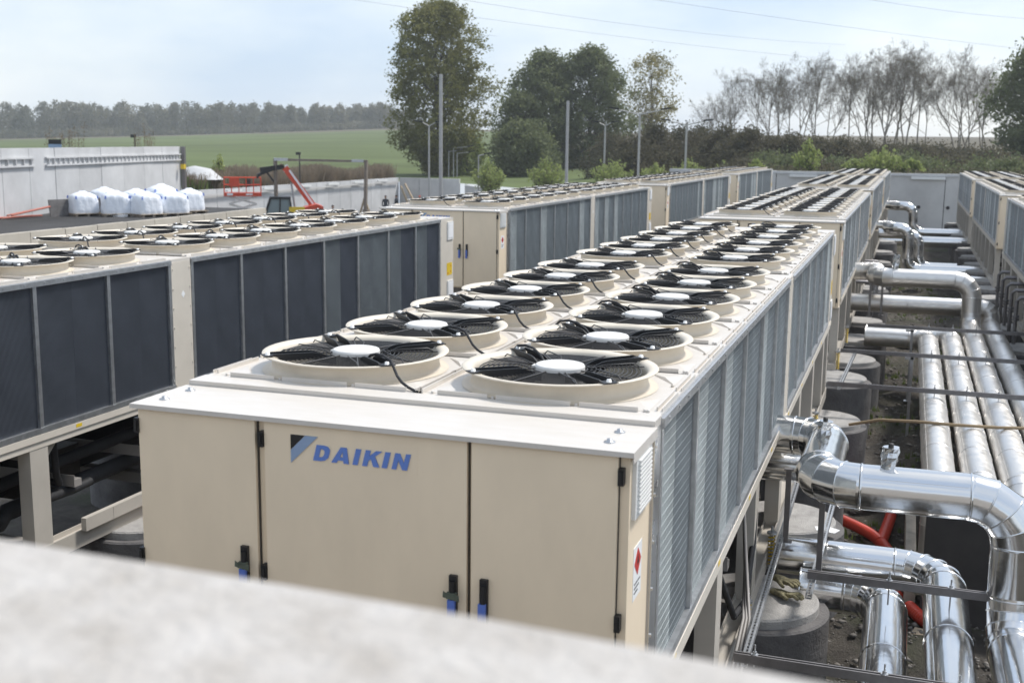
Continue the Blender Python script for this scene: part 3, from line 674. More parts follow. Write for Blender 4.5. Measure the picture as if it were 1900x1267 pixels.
chill('E', 'last chiller of the left row, ending before the grey far wall', -5.443, 41.5, full=False)
chill('G', 'third chiller of the middle row, seen almost end on with pale fan tops', 0, 27.7, full=False)
chill('H', 'last chiller of the middle row, farthest and smallest before the far wall', 0, 41.5, full=False)
chill('K1', 'chiller cut by the right edge with dark coils beside the pipe alley', 5.14, 12.35, full=False)
chill('K2', 'middle chiller of the right row, its shaded front panel facing the viewer', 5.14, 26.2, full=False)
chill('K3', 'farthest chiller of the right row, touching the far grey wall in view', 5.14, 40.05, full=False)

ORD = ['nearest', 'second', 'third', 'fourth', 'fifth', 'sixth', 'seventh', 'eighth', 'ninth', 'tenth', 'eleventh', 'twelfth', 'thirteenth', 'fourteenth', 'fifteenth', 'sixteenth', 'seventeenth']
# ------------------------------------------------------------------ concrete piers
def pier_meshes():
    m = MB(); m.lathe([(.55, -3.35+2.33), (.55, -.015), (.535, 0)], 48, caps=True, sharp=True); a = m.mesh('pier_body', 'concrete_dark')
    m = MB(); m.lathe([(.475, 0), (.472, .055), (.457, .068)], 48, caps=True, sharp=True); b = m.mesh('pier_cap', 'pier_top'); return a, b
PA, PB = pier_meshes()
def pier(x, y, label, r=1., group='round concrete piers under the chillers'):
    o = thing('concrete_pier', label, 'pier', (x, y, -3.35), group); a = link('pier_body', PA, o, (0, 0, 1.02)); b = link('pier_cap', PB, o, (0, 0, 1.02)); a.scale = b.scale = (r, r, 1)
    return o
pier(2.2, 4.4, 'nearest round concrete pier with the work gloves lying on top')
pier(2.2, 6.4, 'round concrete pier with a white scrap on top, behind the big silver elbow')
pier(2.22, 8.4, 'small topped pier peeping out behind the big silver elbow', .8)
pier(2.25, 10.55, 'pale topped round pier under the near chiller, just above the big elbow')
pier(2.22, 13.35, 'pale topped round pier carrying the foot of the second chiller')
pier(2.3, 15.0, 'dark streaked pier crossed by the end of a steel channel', 1.)
pier(2.35, 17.1, 'black wrapped pier left of the low silver pipe elbow', 1.)
pier(2.35, 19.4, 'pale topped pier behind the steel posts under the second chiller', .9)
for i, y in enumerate((22.0, 25.0, 28.3, 31.8, 35.5, 40.0, 44)): pier(2.25, y, ORD[i]+' of the small piers under the rear middle chillers, counted from the viewer', 1., 'piers under the rear middle chillers')
pier(-3.25, 4.35, 'concrete pier at lower left, half hidden, with a paper cup on it')
for i, (y, r) in enumerate(((14.5, 1), (17.2, 1), (19.6, 1.05), (22.0, 1.), (24.2, 1.05), (26.2, 1.), (27.9, .95), (30.3, 1.), (32.5, .9), (35.0, .9), (38.0, .9), (41.5, .9), (44.5, .9), (48, .9), (52, .9))):
    pier(5.2, y, ORD[i]+' pier of the line under the right row of chillers, counted from the viewer', r, 'piers under the right row')
for i, y in enumerate((.4, 2.2, 6.5, 10.5)): pier(.12, y, ORD[i]+' shaded pier under the left side of the near chiller', 1., 'shaded piers under the near chiller')
for i, y in enumerate((.4, 2.0, 7.0)): pier(-5.3, y, ORD[i]+' pier in deep shade under the far side of the left chiller', 1., 'piers shaded by the left chiller')

# ------------------------------------------------------------------ insulated pipes in metal cladding
def insulated_pipe(label, pts, r=.16, bend=.28, mt='cladding', seam=1.05, gores=4, group=None, name='insulated_pipe'):
    P = [Vector(p) for p in pts]; root = thing(name, label, 'pipe', P[0], group); O = P[0]
    segs = []; cur = P[0]; 
    def straight(a, b):
        L_ = (b-a).length
        if L_ < .03: return
        m = MB(); m.tube([a-O, b-O], r, 36, caps=True); m.build('pipe_section', mt, root)
        d = (b-a).normalized(); n = max(1, round(L_/seam))
        sd_ = d.cross(Vector((0, 0, 1))); sd_ = sd_.normalized() if sd_.length > .1 else Vector((0, -1, 0)); sd_ = (sd_*.75*(1 if (sd_.y < 0 or sd_.x < 0) else -1)+(d.cross(sd_)*(.66 if d.cross(sd_).z > 0 else -.66))).normalized()
        if L_ > .25: m = MB(); m.beam(a-O+sd_*(r+.0005)+d*.02, b-O+sd_*(r+.0005)-d*.02, .022, .004, up=sd_); m.build('seam_strip', mt, root)
        for i in range(n+1):
            c = a+(b-a)*(i/n)-O; w = .006 if 0 < i < n else .009
            if i in (0, n) or n > 1:
                m = MB(); m.tube([c-d*w, c-d*w*.3, c+d*w*.3, c+d*w], [r+.0015, r+.006, r+.006, r+.0015], 36, caps=False); m.build('joint_band', mt, root)
    for i in range(1, len(P)-1):
        d1 = (P[i]-P[i-1]).normalized(); d2 = (P[i+1]-P[i]).normalized(); ang = d1.angle(d2); tl = bend*math.tan(ang/2)
        tl = min(tl, .48*(P[i]-P[i-1]).length, .48*(P[i+1]-P[i]).length); bb = tl/math.tan(ang/2)
        a = P[i]-d1*tl; b = P[i]+d2*tl; straight(cur, a)
        nrm = (d2-d1*d1.dot(d2)).normalized(); C = a+nrm*bb; arc = []
        for k in range(gores+1):
            t = ang*k/gores; arc.append(C-nrm*bb*math.cos(t)+d1*bb*math.sin(t)-O)
        arc2 = [arc[0]-d1*.012]+arc+[arc[-1]+d2*.012]
        m = MB(); m.tube(arc2, r*1.004, 36, caps=False, split=True); m.build('elbow', mt, root)
        for k in range(1, gores):
            dd = (arc[k+1]-arc[k-1]).normalized(); m = MB(); m.tube([arc[k]-dd*.006, arc[k], arc[k]+dd*.006], [r+.001, r+.0085, r+.001], 36, caps=False); m.build('joint_band', mt, root)
        cur = b
    straight(cur, P[-1])
    return root
A1 = insulated_pipe('big shiny pipe crossing to the right over the nearest pier, with elbows at both ends', [(1.9, 5.55, -1.28), (2.62, 5.5, -1.27), (2.62, 4.0, -1.22), (3.92, 4.0, -1.21), (3.94, 4.0, -2.16), (3.97, .6, -2.16)], .158, .30, gores=4)
insulated_pipe('short shiny stub below the big elbow, entering the near chiller', [(1.9, 5.75, -1.62), (2.5, 5.75, -1.62)], .12, .2)
insulated_pipe('lower shiny pipe bending towards the viewer, middle of the three at lower right', [(2.3, 5.12, -2.17), (3.545, 5.12, -2.17), (3.55, .6, -2.17)], .156, .36, gores=5)
insulated_pipe('lowest shiny pipe bending towards the viewer, leftmost of the three at lower right', [(2.5, 4.78, -2.3), (3.14, 4.78, -2.3), (3.15, .6, -2.2)], .152, .34, gores=5)
insulated_pipe('leftmost of the four dull parallel pipes, coming round from a low elbow', [(2.55, 16.3, -2.1), (3.56, 16.3, -2.1), (3.56, 7.05, -2.1), (3.56, 7.0, -3.0)], .16, .3, 'cladding_dull')
insulated_pipe('second from the left of the four dull parallel pipes', [(2.55, 16.75, -2.12), (3.93, 16.75, -2.12), (3.93, 7.15, -2.1), (3.93, 7.1, -3.0)], .16, .3, 'cladding_dull')
insulated_pipe('long pipe from the second chiller that drops and becomes the third of four parallels', [(1.9, 19.3, -1.3), (2.62, 19.25, -1.28), (2.62, 17.85, -1.24), (4.27, 17.85, -1.24), (4.29, 17.8, -2.1), (4.29, 7.15, -2.1), (4.29, 7.1, -3.)], .165, .3, 'cladding_dull', gores=4)
insulated_pipe('rearmost pipe of the four parallels, joining from behind the other drop', [(1.9, 18.7, -1.83), (4.66, 18.7, -1.83), (4.67, 18.65, -2.15), (4.67, 7.15, -2.1), (4.67, 7.1, -3.)], .165, .3, 'cladding_dull', gores=4)
insulated_pipe('low shiny pipe crossing the alley straight to the right row of piers', [(2.2, 28.4, -2.4), (5.3, 28.4, -2.4)], .17, seam=1.5)
insulated_pipe('shiny pipe from the third chiller looping down and off to the right', [(1.9, 33.2, -1.3), (2.6, 33.1, -1.3), (2.6, 31.7, -1.25), (3.15, 31.7, -1.25), (3.2, 31.7, -2.45), (5.3, 31.7, -2.45)], .17, .33, gores=5, seam=1.5)
insulated_pipe('second shiny loop right behind the first one at the third chiller', [(2.3, 33.0, -1.5), (3.45, 33.0, -1.5), (3.5, 33.0, -2.5), (4.6, 33.0, -2.5)], .16, .33, gores=5, seam=1.5)
insulated_pipe('fat shiny low pipe in the far part of the alley', [(2.2, 41.3, -2.35), (5.3, 41.3, -2.35)], .2, seam=1.5)
insulated_pipe('farthest shiny pipe looping down from the last middle chiller', [(1.9, 46.8, -1.3), (2.6, 46.7, -1.3), (2.6, 45.5, -1.25), (3.3, 45.5, -1.25), (3.35, 45.5, -2.3), (5.3, 45.5, -2.3)], .18, .4, gores=5, seam=1.5)
insulated_pipe('thin shiny pipe end with a cut open mouth under the left chiller', [(-4.2, 6.0, -1.62), (-2.6, 5.9, -1.62)], .12, .2)
# foil wrapped vents standing on pipes
for x, y, z, h, lab in ((3.08, 4.0, -1.09, .19, 'foil wrapped vent stub standing on the big shiny pipe'), (2.60, 4.75, -1.13, .2, 'crumpled foil sleeve standing on the big elbow'), (2.95, 17.85, -1.09, .28, 'vent stub standing on the pipe of the second chiller')):
    o = thing('vent_stub', lab, 'pipe vent', (x, y, z)); m = MB(); n = 10; vs = []
    for k in range(7):
        for j in range(n):
            rr = .055*(1+.18*rnd.uniform(-1, 1)); vs.append((rr*math.cos(j*.628)+.004*k, rr*math.sin(j*.628), h*k/6-.02))
    m.add(vs, [(k*n+j, k*n+(j+1) % n, (k+1)*n+(j+1) % n, (k+1)*n+j) for k in range(6) for j in range(n)]+[tuple(range(6*n, 7*n))]); m.build('foil_wrap', 'foil', o)
    m = MB(); m.lathe([(.018, h-.02), (.018, h+.005), (0, h+.006)], 10, (.02, 0, 0), caps=False); m.build('valve_cap', 'dark_metal', o)

# ------------------------------------------------------------------ steel channels, rods, slotted bars
def channel(label, x0, x1, y, z, rods, pz, group='steel channels over the pipes'):
    o = thing('steel_channel', label, 'channel', (x0, y, z), group); m = MB(); w_, h_ = .041, .055
    m.box(0, x1-x0, -w_/2, w_/2, -h_/2, -h_/2+.006); m.box(0, x1-x0, -w_/2, -w_/2+.005, -h_/2+.006, h_/2); m.box(0, x1-x0, w_/2-.005, w_/2, -h_/2+.006, h_/2)
    m.box(0, x1-x0, -w_/2+.005, -w_/2+.012, h_/2-.005, h_/2); m.box(0, x1-x0, w_/2-.012, w_/2-.005, h_/2-.005, h_/2); m.build('rail', 'strut_steel', o)
    for x, rz_ in rods:
        m = MB(); m.cyl((x-x0, 0, 0), .0055, rz_-z, .09, 6); m.build('threaded_rod', 'galv', o)
        m = MB(); m.cyl((x-x0, 0, 0), .022, h_/2, h_/2+.004, 10); m.cyl((x-x0, 0, 0), .012, h_/2+.004, h_/2+.02, 6); m.build('nut', 'galv', o)
    return o
channel('steel channel at the bottom, just above the blurred parapet', 2.3, 5.0, 2.5, -1.9, [(2.42, -1.95), (3.15, -2.05), (3.55, -2.02)], 0)
channel('steel channel crossing in front of the big downward pipe', 2.6, 5.0, 4.02, -1.9, [(3.15, -2.05), (3.55, -2.02), (3.96, -2.02)], 0)
for y, x0, lab in ((10.8, 2.28, 'nearest of the three steel channels over the four dull pipes'), (13.35, 2.3, 'middle one of the three steel channels over the four dull pipes'), (16.05, 2.59, 'farthest of the three steel channels over the four dull pipes')):
    o = channel(lab, x0, 5.1, y, -1.87, [(3.56, -1.96), (3.93, -1.96), (4.29, -1.96), (4.67, -1.96)], 0)
for x, y in ((3.3, 16.0), (3.3, 13.3)):
    m = MB(); m.box(-.02, .02, -.02, .02, -1.2, 0); m.box(-.06, .06, -.05, .05, -1.21, -1.2); m.box(-.1, .03, -.02, .02, -.03, 0); o = m.build('steel_post', 'galv', None, (x, y, -1.9)); tag(o, 'thin steel post under the '+('farthest' if y > 15 else 'middle')+' channel beside the four pipes', 'post')
def slotted(label, a, b):
    a = Vector(a); b = Vector(b); o = thing('slotted_bar', label, 'steel bar', a, 'slotted steel bars on the piers'); d = (b-a); L_ = d.length; d.normalize(); s = d.cross(Vector((0, 0, 1))).normalized(); up = s.cross(d)
    m = MB()
    for t in (-1, 1): m.beam(s*.018*t, d*L_+s*.018*t, .005, .04, up)
    for t in (-1, 1): m.beam(s*.013*t+up*.02, d*L_+s*.013*t+up*.02, .012, .003, up)
    m.build('side_rail', 'galv', o); m = MB(); n = int(L_/.05)
    for k in range(n): m.beam(d*(k*.05+.0)-up*.018, d*(k*.05+.028)-up*.018, .03, .003, up)
    x = m.build('slot_strip', 'galv', o); x['kind'] = 'stuff'
slotted('slotted bar from the bottom channel over the gloved pier, close to the chiller feet', (2.36, 2.5, -1.94), (2.30, 6.6, -1.98))
slotted('slotted bar over the right rim of the gloved pier, running up to the elbow', (2.63, 3.75, -1.96), (2.66, 6.2, -1.96))
slotted('short slotted bar over the pale pier by the second chiller foot', (2.42, 10.85, -1.93), (2.5, 13.7, -1.93))
for x, y, z1, lab in ((2.36, 4.9, -1.42, 'steel support post under the left elbow of the big pipe'), (2.66, 4.25, -1.40, 'steel support post in front, right under the big pipe'), (2.55, 17.9, -1.4, 'pipe support post at the second chiller, near elbow'), (2.75, 18.2, -1.4, 'slim support post behind the second chiller elbow')):
    m = MB(); m.box(-.02, .02, -.02, .02, 0, z1+2.0); m.box(-.05, .05, -.03, .03, -.005, 0); m.box(-.035, .035, -.028, .028, z1+2.0, z1+2.01); tag(m.build('support_post', 'strut_steel', None, (x, y, -1.98)), lab, 'post')
# cable trays, yellow and black marker strips on chiller feet, conduits
for x, y, lab in ((2.235, 3.6, 'nearest chiller foot'), (2.235, 5.1, 'foot behind the big elbow'), (2.235, 9.6, 'foot above the pale pier'), (2.235, 13.95, 'front foot of the second chiller'), (2.235, 16.5, 'second foot of the rear chiller')):
    o = thing('spring_mount', 'yellow and grey vibration spring at the '+lab, 'mount', (x, y, -2.27), 'vibration springs beside the feet'); m = MB()
    P = [(.026*math.cos(t*.9), .026*math.sin(t*.9), t*.0045) for t in range(60)]; m.tube(P, .006, 5); m.build('spring', 'yellow', o)
    m = MB(); m.cyl((0, 0, 0), .04, .27, .285, 12); m.cyl((0, 0, 0), .04, -.02, 0, 12); m.cyl((0, 0, 0), .01, -.0, .33, 8); m.build('bolt_plates', 'galv', o)
m = MB()
for q in range(3): m.tube([(2.26+.03*q, 1.4, -2.2), (2.27+.03*q, 2.4, -2.16), (2.25+.02*q, 3.3, -2.0), (2.2, 3.7, -1.8+.05*q), (2.16, 3.8, -1.4)], .013, 6)
tag(m.build('power_cables', 'paint_grey'), 'bundle of grey cables along the near chiller foot rail', 'cables')
m = MB(); m.tube([(2.12, 3.0, -1.6), (2.2, 3.2, -1.95), (2.22, 3.6, -2.0), (2.2, 4.1, -1.75), (2.18, 4.3, -1.35)], .022, 8); tag(m.build('black_hose', 'rubber'), 'black hose curling down beside the near chiller leg', 'hose')
# valves / pipe manifolds at second chiller and K row
for i, (x, y0_, y1_) in enumerate(((2.35, 20.6, 25.2),)):
    for k in range(9):
        y = y0_+k*(y1_-y0_)/8; o = thing('pipe_stub', ORD[k]+' small pipe stub in the row beside the second chiller', 'pipe', (x, y, -1.75), 'small pipe stubs along the second chiller')
        m = MB(); m.tube([(-.25, 0, .1), (.12, 0, .1), (.17, 0, .05), (.17, 0, -.6)], .035, 10); m.build('tube', 'strut_steel', o); m = MB(); m.cyl((.17, 0, 0), .055, -.12, -.08, 12); m.build('flange', 'galv', o)
for k in range(5):
    o = thing('pipe_stub', ORD[k]+' grey drop pipe under the chiller at the right edge', 'pipe', (5.05, 17.5+k*1.1, -1.45), 'drop pipes under the right edge chiller')
    m = MB(); m.tube([(.35, 0, .0), (0, 0, .0), (-.06, 0, -.06), (-.06, 0, -1.5)], .032, 10); m.build('tube', 'strut_steel', o); m = MB(); m.cyl((-.06, 0, 0), .06, -.35, -.31, 14); m.cyl((-.06, 0, 0), .06, -.40, -.37, 14); m.build('flange', 'strut_steel', o)

# ------------------------------------------------------------------ pit wall, hoses, litter
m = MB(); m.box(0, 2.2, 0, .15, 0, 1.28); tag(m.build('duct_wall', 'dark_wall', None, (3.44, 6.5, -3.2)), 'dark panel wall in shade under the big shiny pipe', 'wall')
m = MB(); m.box(0, .1, 0, 3.6, 0, .32); tag(m.build('kerb_beam', 'kerb_timber', None, (3.3, 6.7, -3.15)), 'pale kerb beam beside the dark panel wall', 'kerb')
def ribbed(label, pts, r=.062, mt='hose_red', group=None):
    P = [Vector(p) for p in pts]; Q = []
    for i in range(len(P)-1):
        p0 = P[max(0, i-1)]; p1 = P[i]; p2 = P[i+1]; p3 = P[min(len(P)-1, i+2)]; n = max(6, int((p2-p1).length/.008))
        for k in range(n):
            t = k/n; Q.append(.5*((2*p1)+(-p0+p2)*t+(2*p0-5*p1+4*p2-p3)*t*t+(-p0+3*p1-3*p2+p3)*t**3))
    m = MB(); m.tube(Q, [r*(1 if (i//2) % 2 else .9) for i in range(len(Q))], 12); tag(m.build('corrugated_hose', mt), label, 'hose', group)
ribbed('red corrugated hose curving towards the viewer between the pier and the dark wall', [(2.3, 9.1, -3.0), (2.65, 8.84, -3.02), (2.98, 8.45, -3.03), (3.17, 7.9, -3.04), (3.22, 7.3, -3.06), (3.26, 6.6, -3.1)])
ribbed('red corrugated hose, the short straight piece behind the curved one', [(3.22, 10.4, -3.0), (3.17, 9.5, -3.01), (3.12, 8.9, -3.03), (3.06, 8.25, -3.03)])
ribbed('upper red corrugated hose right below the big shiny pipe', [(2.4, 9.75, -3.0), (2.75, 9.55, -3.0), (3.0, 9.75, -3.0), (3.1, 10.3, -3.02)])
ribbed('end of a red corrugated hose lying near the cardboard', [(3.35, 6.6, -3.05), (3.45, 6.35, -3.04), (3.62, 6.1, -3.05), (3.8, 6.0, -3.06)])
m = MB(); m.add([(0, 0, .01), (.3, -.12, .03), (.36, .28, .05), (.1, .42, .02), (0, 0, -.0), (.3, -.12, .015), (.36, .28, .035), (.1, .42, .005)], [(0, 1, 2, 3), (7, 6, 5, 4), (0, 4, 5, 1), (1, 5, 6, 2), (2, 6, 7, 3), (3, 7, 4, 0)]); tag(m.build('cardboard_sheet', 'cardboard', None, (3.3, 5.7, -3.06)), 'crumpled cardboard sheet on the soil between two shiny pipes', 'cardboard')
for i, (x, y, w_, d_, lab) in enumerate(((2.9, 21.0, .8, .5, 'pale board piece lying in the weeds of the alley'), (3.75, 21.2, 1.0, .45, 'second pale board piece nearer to the pipe drop'), )):
    m = MB(); n = 9; pts_ = [(w_*(.5+.5*math.cos(k*.7))*rnd.uniform(.85, 1.1), d_*(.5+.5*math.sin(k*.7))*rnd.uniform(.85, 1.1)) for k in range(n)]; m.prism(pts_, 'z', 0, .03); o = m.build('board_scrap', 'cardboard', None, (x, y, -3.03)); tag(o, lab, 'board')
m = MB(); m.prism([(0, 0), (.16, -.03), (.2, .07), (.1, .13), (-.02, .1)], 'z', 0, .004); tag(m.build('paper_scrap', 'label_white', None, (2.52, 6.1, -2.262)), 'white paper scrap lying on the second pier', 'paper')
P = [(2.62, 9.6, -2.1), (2.95, 9.45, -1.98), (3.35, 9.3, -1.93), (3.75, 9.25, -1.92), (4.2, 9.3, -1.92), (4.9, 9.5, -1.92)]; m = MB(); m.tube(P, .018, 8); tag(m.build('brown_conduit', 'rope'), 'brown flexible conduit lying across the four dull pipes', 'conduit')
# gloves: flattened skinned hands
def glove(label, loc, rz, tilt):
    me_ = bpy.data.meshes.new('work_glove'); vs = [(0, 0, 0), (-.05, 0, .005), (-.10, 0, .0), (.04, 0, .01)]; es = [(0, 1), (1, 2), (0, 3)]; rad = [(.042, .02), (.038, .02), (.046, .022), (.042, .018)]
    for k, (yy, ln) in enumerate(((-.027, .06), (-.009, .072), (.009, .068), (.027, .052))):
        b = len(vs); vs += [(.05, yy, .012), (.05+ln*.5, yy*1.15, .018), (.05+ln, yy*1.05, .002)]; es += [(3, b), (b, b+1), (b+1, b+2)]; rad += [(.0135, .012), (.0125, .012), (.0105, .010)]
    b = len(vs); vs += [(.0, -.04, .008), (.035, -.058, .006), (.06, -.062, 0)]; es += [(0, b), (b, b+1), (b+1, b+2)]; rad += [(.016, .014), (.013, .012), (.011, .01)]
    me_.from_pydata(vs, es, []); o = link('work_glove', me_, None, loc); o.rotation_euler = (tilt, -.1, rz); me_.materials.append(M['glove'])
    o.modifiers.new('skin', 'SKIN'); o.modifiers.new('sub', 'SUBSURF').levels = 2; o.modifiers['sub'].render_levels = 2
    for i, rr in enumerate(rad): me_.skin_vertices[0].data[i].radius = (rr[0]*(.8 if i < 4 else 1), rr[1])
    me_.skin_vertices[0].data[0].use_root = True; o.scale = (1.45, 1.15, 1.3); tag(o, label, 'glove')
glove('olive knitted work glove lying flat on the nearest pier, pointing right', (2.42, 4.42, -2.235), R(-35), 0)
glove('second work glove, the upper one resting on the other on the pier', (2.40, 4.55, -2.18), R(-48), .2)
# paper cup on the lower left pier
o = thing('paper_cup', 'red paper cup with a white lid tilted against the lower left chiller frame', 'cup', (-2.98, 4.32, -2.26)); o.rotation_euler = (0, R(-12), 0)
m = MB(); m.lathe([(.034, 0), (.048, .15)], 24); m.build('cup_body', 'red', o); m = MB(); m.lathe([(.05, .15), (.051, .162), (.044, .172), (.0, .172)], 24, caps=False); m.build('lid', 'white_plastic', o)
m = MB(); m.lathe([(.035, .0), (.036, .012)], 24, caps=False); m.build('cup_rim', 'white_plastic', o)
m = MB(); Q = [(-2.75+.17*math.cos(t*.35), 5.2, -1.75+.17*math.sin(t*.35)) for t in range(19)]; m.tube(Q, .035, 8); tag(m.build('black_hose_loop', 'rubber'), 'loop of black hose left of the front cabinet', 'hose')
m = MB(); m.lathe([(.15, -.03), (.15, .03)], 20); o = m.build('steel_disc', 'dark_metal', None, (-2.86, 4.45, -2.08)); o.rotation_euler = (R(90), 0, R(20)); tag(o, 'rusty brown disc beside the paper cup', 'disc')
m = MB(); m.box(0, .05, 0, 2.6, 0, .11); m.box(.05, .052, .35, .365, 0, .11); tag(m.build('cable_tray', 'paint_leg', None, (-3.22, 3.5, -2.13)), 'long pale cable duct on the foot rail of the left chiller', 'cable duct')

# stones and rubble
def stones(n, reg, smin, smax, name):
    V = []; F = []; base = np.array([(1, 0, 0), (0, 1, 0), (-1, 0, 0), (0, -1, 0), (0, 0, .8), (0, 0, -.6)]); tf = np.array([(0, 1, 4), (1, 2, 4), (2, 3, 4), (3, 0, 4), (1, 0, 5), (2, 1, 5), (3, 2, 5), (0, 3, 5)])
    rs = np.random.RandomState(5)
    for i in range(n):
        x = rs.uniform(reg[0], reg[1]); y = reg[2]+(reg[3]-reg[2])*rs.rand()**1.5; s = smin+(smax-smin)*rs.rand()**4
        b = base*(s*rs.uniform(.5, 1.2, 3)*(1, 1, .6))+rs.uniform(-.25, .25, (6, 3))*s; a = rs.uniform(0, 6.28); c, sn = math.cos(a), math.sin(a)
        b = np.stack([b[:, 0]*c-b[:, 1]*sn+x, b[:, 0]*sn+b[:, 1]*c+y, b[:, 2]+yard_z(x, y)+s*.15], 1); F.append(tf+len(V)*6); V.append(b)
    o = link(name, raw_mesh(name, np.concatenate(V), np.concatenate(F), 'stone')); o['kind'] = 'stuff'; tag(o, 'loose rubble and stones on the soil between the pipes', 'rubble')
stones(30000, (1.2, 5.4, -.5, 34), .012, .055, 'rubble')
def tufts(n, reg, h, name, mt, lab, dens=None, zf=yard_z, lean=.5, w_=.006):
    rs = np.random.RandomState(11); V = []; F = []; q = 0
    for i in range(n):
        x = rs.uniform(reg[0], reg[1]); y = rs.uniform(reg[2], reg[3])
        if dens and not dens(x, y): continue
        z = zf(x, y)
        for b in range(rs.randint(5, 12)):
            a = rs.uniform(0, 6.28); hh = h*rs.uniform(.4, 1.2); dx, dy = math.cos(a), math.sin(a); l = hh*lean*rs.rand(); x1 = x+rs.uniform(-.05, .05)*h*6; y1 = y+rs.uniform(-.05, .05)*h*6
            V += [(x1-dy*w_, y1+dx*w_, z-.01), (x1+dy*w_, y1-dx*w_, z-.01), (x1+dx*l, y1+dy*l, z+hh)]; F.append((q, q+1, q+2)); q += 3
    o = link(name, raw_mesh(name, V, F, mt)); o['kind'] = 'stuff'; tag(o, lab, 'weeds')
tufts(2600, (2.5, 5.2, 8, 40), .09, 'weeds', 'weed', 'low green weeds sprouting on the soil of the pipe alley', lambda x, y: math.sin(x*3+y*1.3)+math.sin(y*2.1-x) > .3, w_=.012)

# ------------------------------------------------------------------ left: bags, board, pipes, machines
def bulk_bag():
    o = thing('bulk_bag', 'b', 'bulk bag', (0, 0, 0), 'white bulk bags on pallets'); m = MB(); n = 40; vs = []
    prof = [(.50, .125), (.515, .2), (.50, .35), (.485, .5), (.48, .65), (.475, .78), (.45, .86), (.38, .92), (.28, .965), (.17, 1.0), (.11, 1.05), (.03, 1.06)]
    for i, (r, z) in enumerate(prof):
        for k in range(n):
            a = 2*math.pi*k/n; e = 5 if i < 5 else 3 if i < 7 else 2; c, s = math.cos(a), math.sin(a); q = r/((abs(c)**e+abs(s)**e)**(1/e)); q *= 1+.02*math.sin(k*1.9+i*.7)+rnd.uniform(-.012, .012)*(1 if i < 6 else 5); vs.append((q*c, q*s, z*(1+rnd.uniform(-.01, .01))))
    fs = [(i*n+k, i*n+(k+1) % n, (i+1)*n+(k+1) % n, (i+1)*n+k) for i in range(len(prof)-1) for k in range(n)]; m.add(vs, fs, True); m.build('bag_body', 'bag', o)
    for sx, sy in ((1, 1), (1, -1), (-1, 1), (-1, -1)):
        m = MB(); m.beam((sx*.42, sy*.45, .74), (sx*.40, sy*.43, .86), .05, .02); m.build('lifting_loop', 'blue_tape', o)
    for k in range(5): m = MB(); m.box(-.55, .55, -.55+k*.245, -.43+k*.245, .10, .125); m.build('pallet_board', 'pale_wood', o)
    for k in (-.45, 0, .45): m = MB(); m.box(k-.05, k+.05, -.54, .54, 0, .10); m.build('pallet_block', 'wood', o)
    return o
bb = bulk_bag(); index_children()
bags = [(-30.4, 36.9, .1, 1.0, 'leftmost white bulk bag, front row, beside the dark board'), (-30.7, 38.7, .6, 1.03, 'white bulk bag squeezed behind the two left front ones'), (-29.05, 37.35, -.15, 1.05, 'second white bulk bag of the front row with a pointed top'),
        (-30.0, 40.0, .4, 1.08, 'tall white bulk bag behind the middle of the front row'), (-27.8, 37.75, .2, .98, 'third white bulk bag of the front row, standing a bit apart'), (-29.3, 40.9, .1, 1.14, 'highest white bulk bag with a drooping peak in the back row'),
        (-27.25, 38.95, -.1, 1.03, 'fourth white bulk bag of the front row, on a wide pallet'), (-28.5, 40.2, .5, 1.05, 'white bulk bag behind the third and fourth front ones'), (-27.6, 40.6, .15, 1.0, 'rightmost white bulk bag at the end of the pallets')]
for i, (x, y, rz, s, lab) in enumerate(bags):
    o = bb if i == 0 else copy_tree(bb); o.location = (x, y, -2.2); o.rotation_euler = (0, 0, rz+.95); o.scale = (s*1.12, s*1.1*(1+.05*math.sin(i*2)), s*(1+.07*math.sin(i*1.7))); o['label'] = lab
m = MB(); m.prism([(0, 0), (2.6, 0), (2.6, .72), (0, .72)], 'y', 0, .05); o = m.build('shutter_board', 'concrete_dark', None, (-31.0, 35.6, -2.2)); o.rotation_euler = (R(-8), 0, R(76)); tag(o, 'dark grey board leaning on the tall wall left of the bags', 'board')
for k in range(5):
    m = MB(); m.tube([(0, 0, 0), (.3, 1.9+.2*(k % 2), .02+.25*(k > 2))], .035, 10); tag(m.build('orange_pipe', 'orange_pipe', None, (-31.6+.14*k, 33.0+.1*k, -2.13+.11*(k > 2))), ('nearest', 'second', 'third', 'topmost left', 'topmost right')[k]+' orange plastic pipe of the small stack at the wall foot', 'pipe', 'orange pipes at the foot of the tall wall')
m = MB(); m.lathe([(.3, -.15), (.5, -.16), (.56, -.08), (.56, .08), (.5, .16), (.3, .15)], 28, caps=False); o = m.build('tyre', 'rubber', None, (-29.3, 29.2, -1.75)); o.rotation_euler = (R(75), 0, R(40)); tag(o, 'black tyre cut by the left edge on the asphalt', 'tyre')
m = MB(); m.box(0, .55, 0, .3, 0, .1); tag(m.build('white_offcut', 'label_white', None, (-28.9, 36.9, -2.2)), 'small white packet on the asphalt before the bags', 'packet')
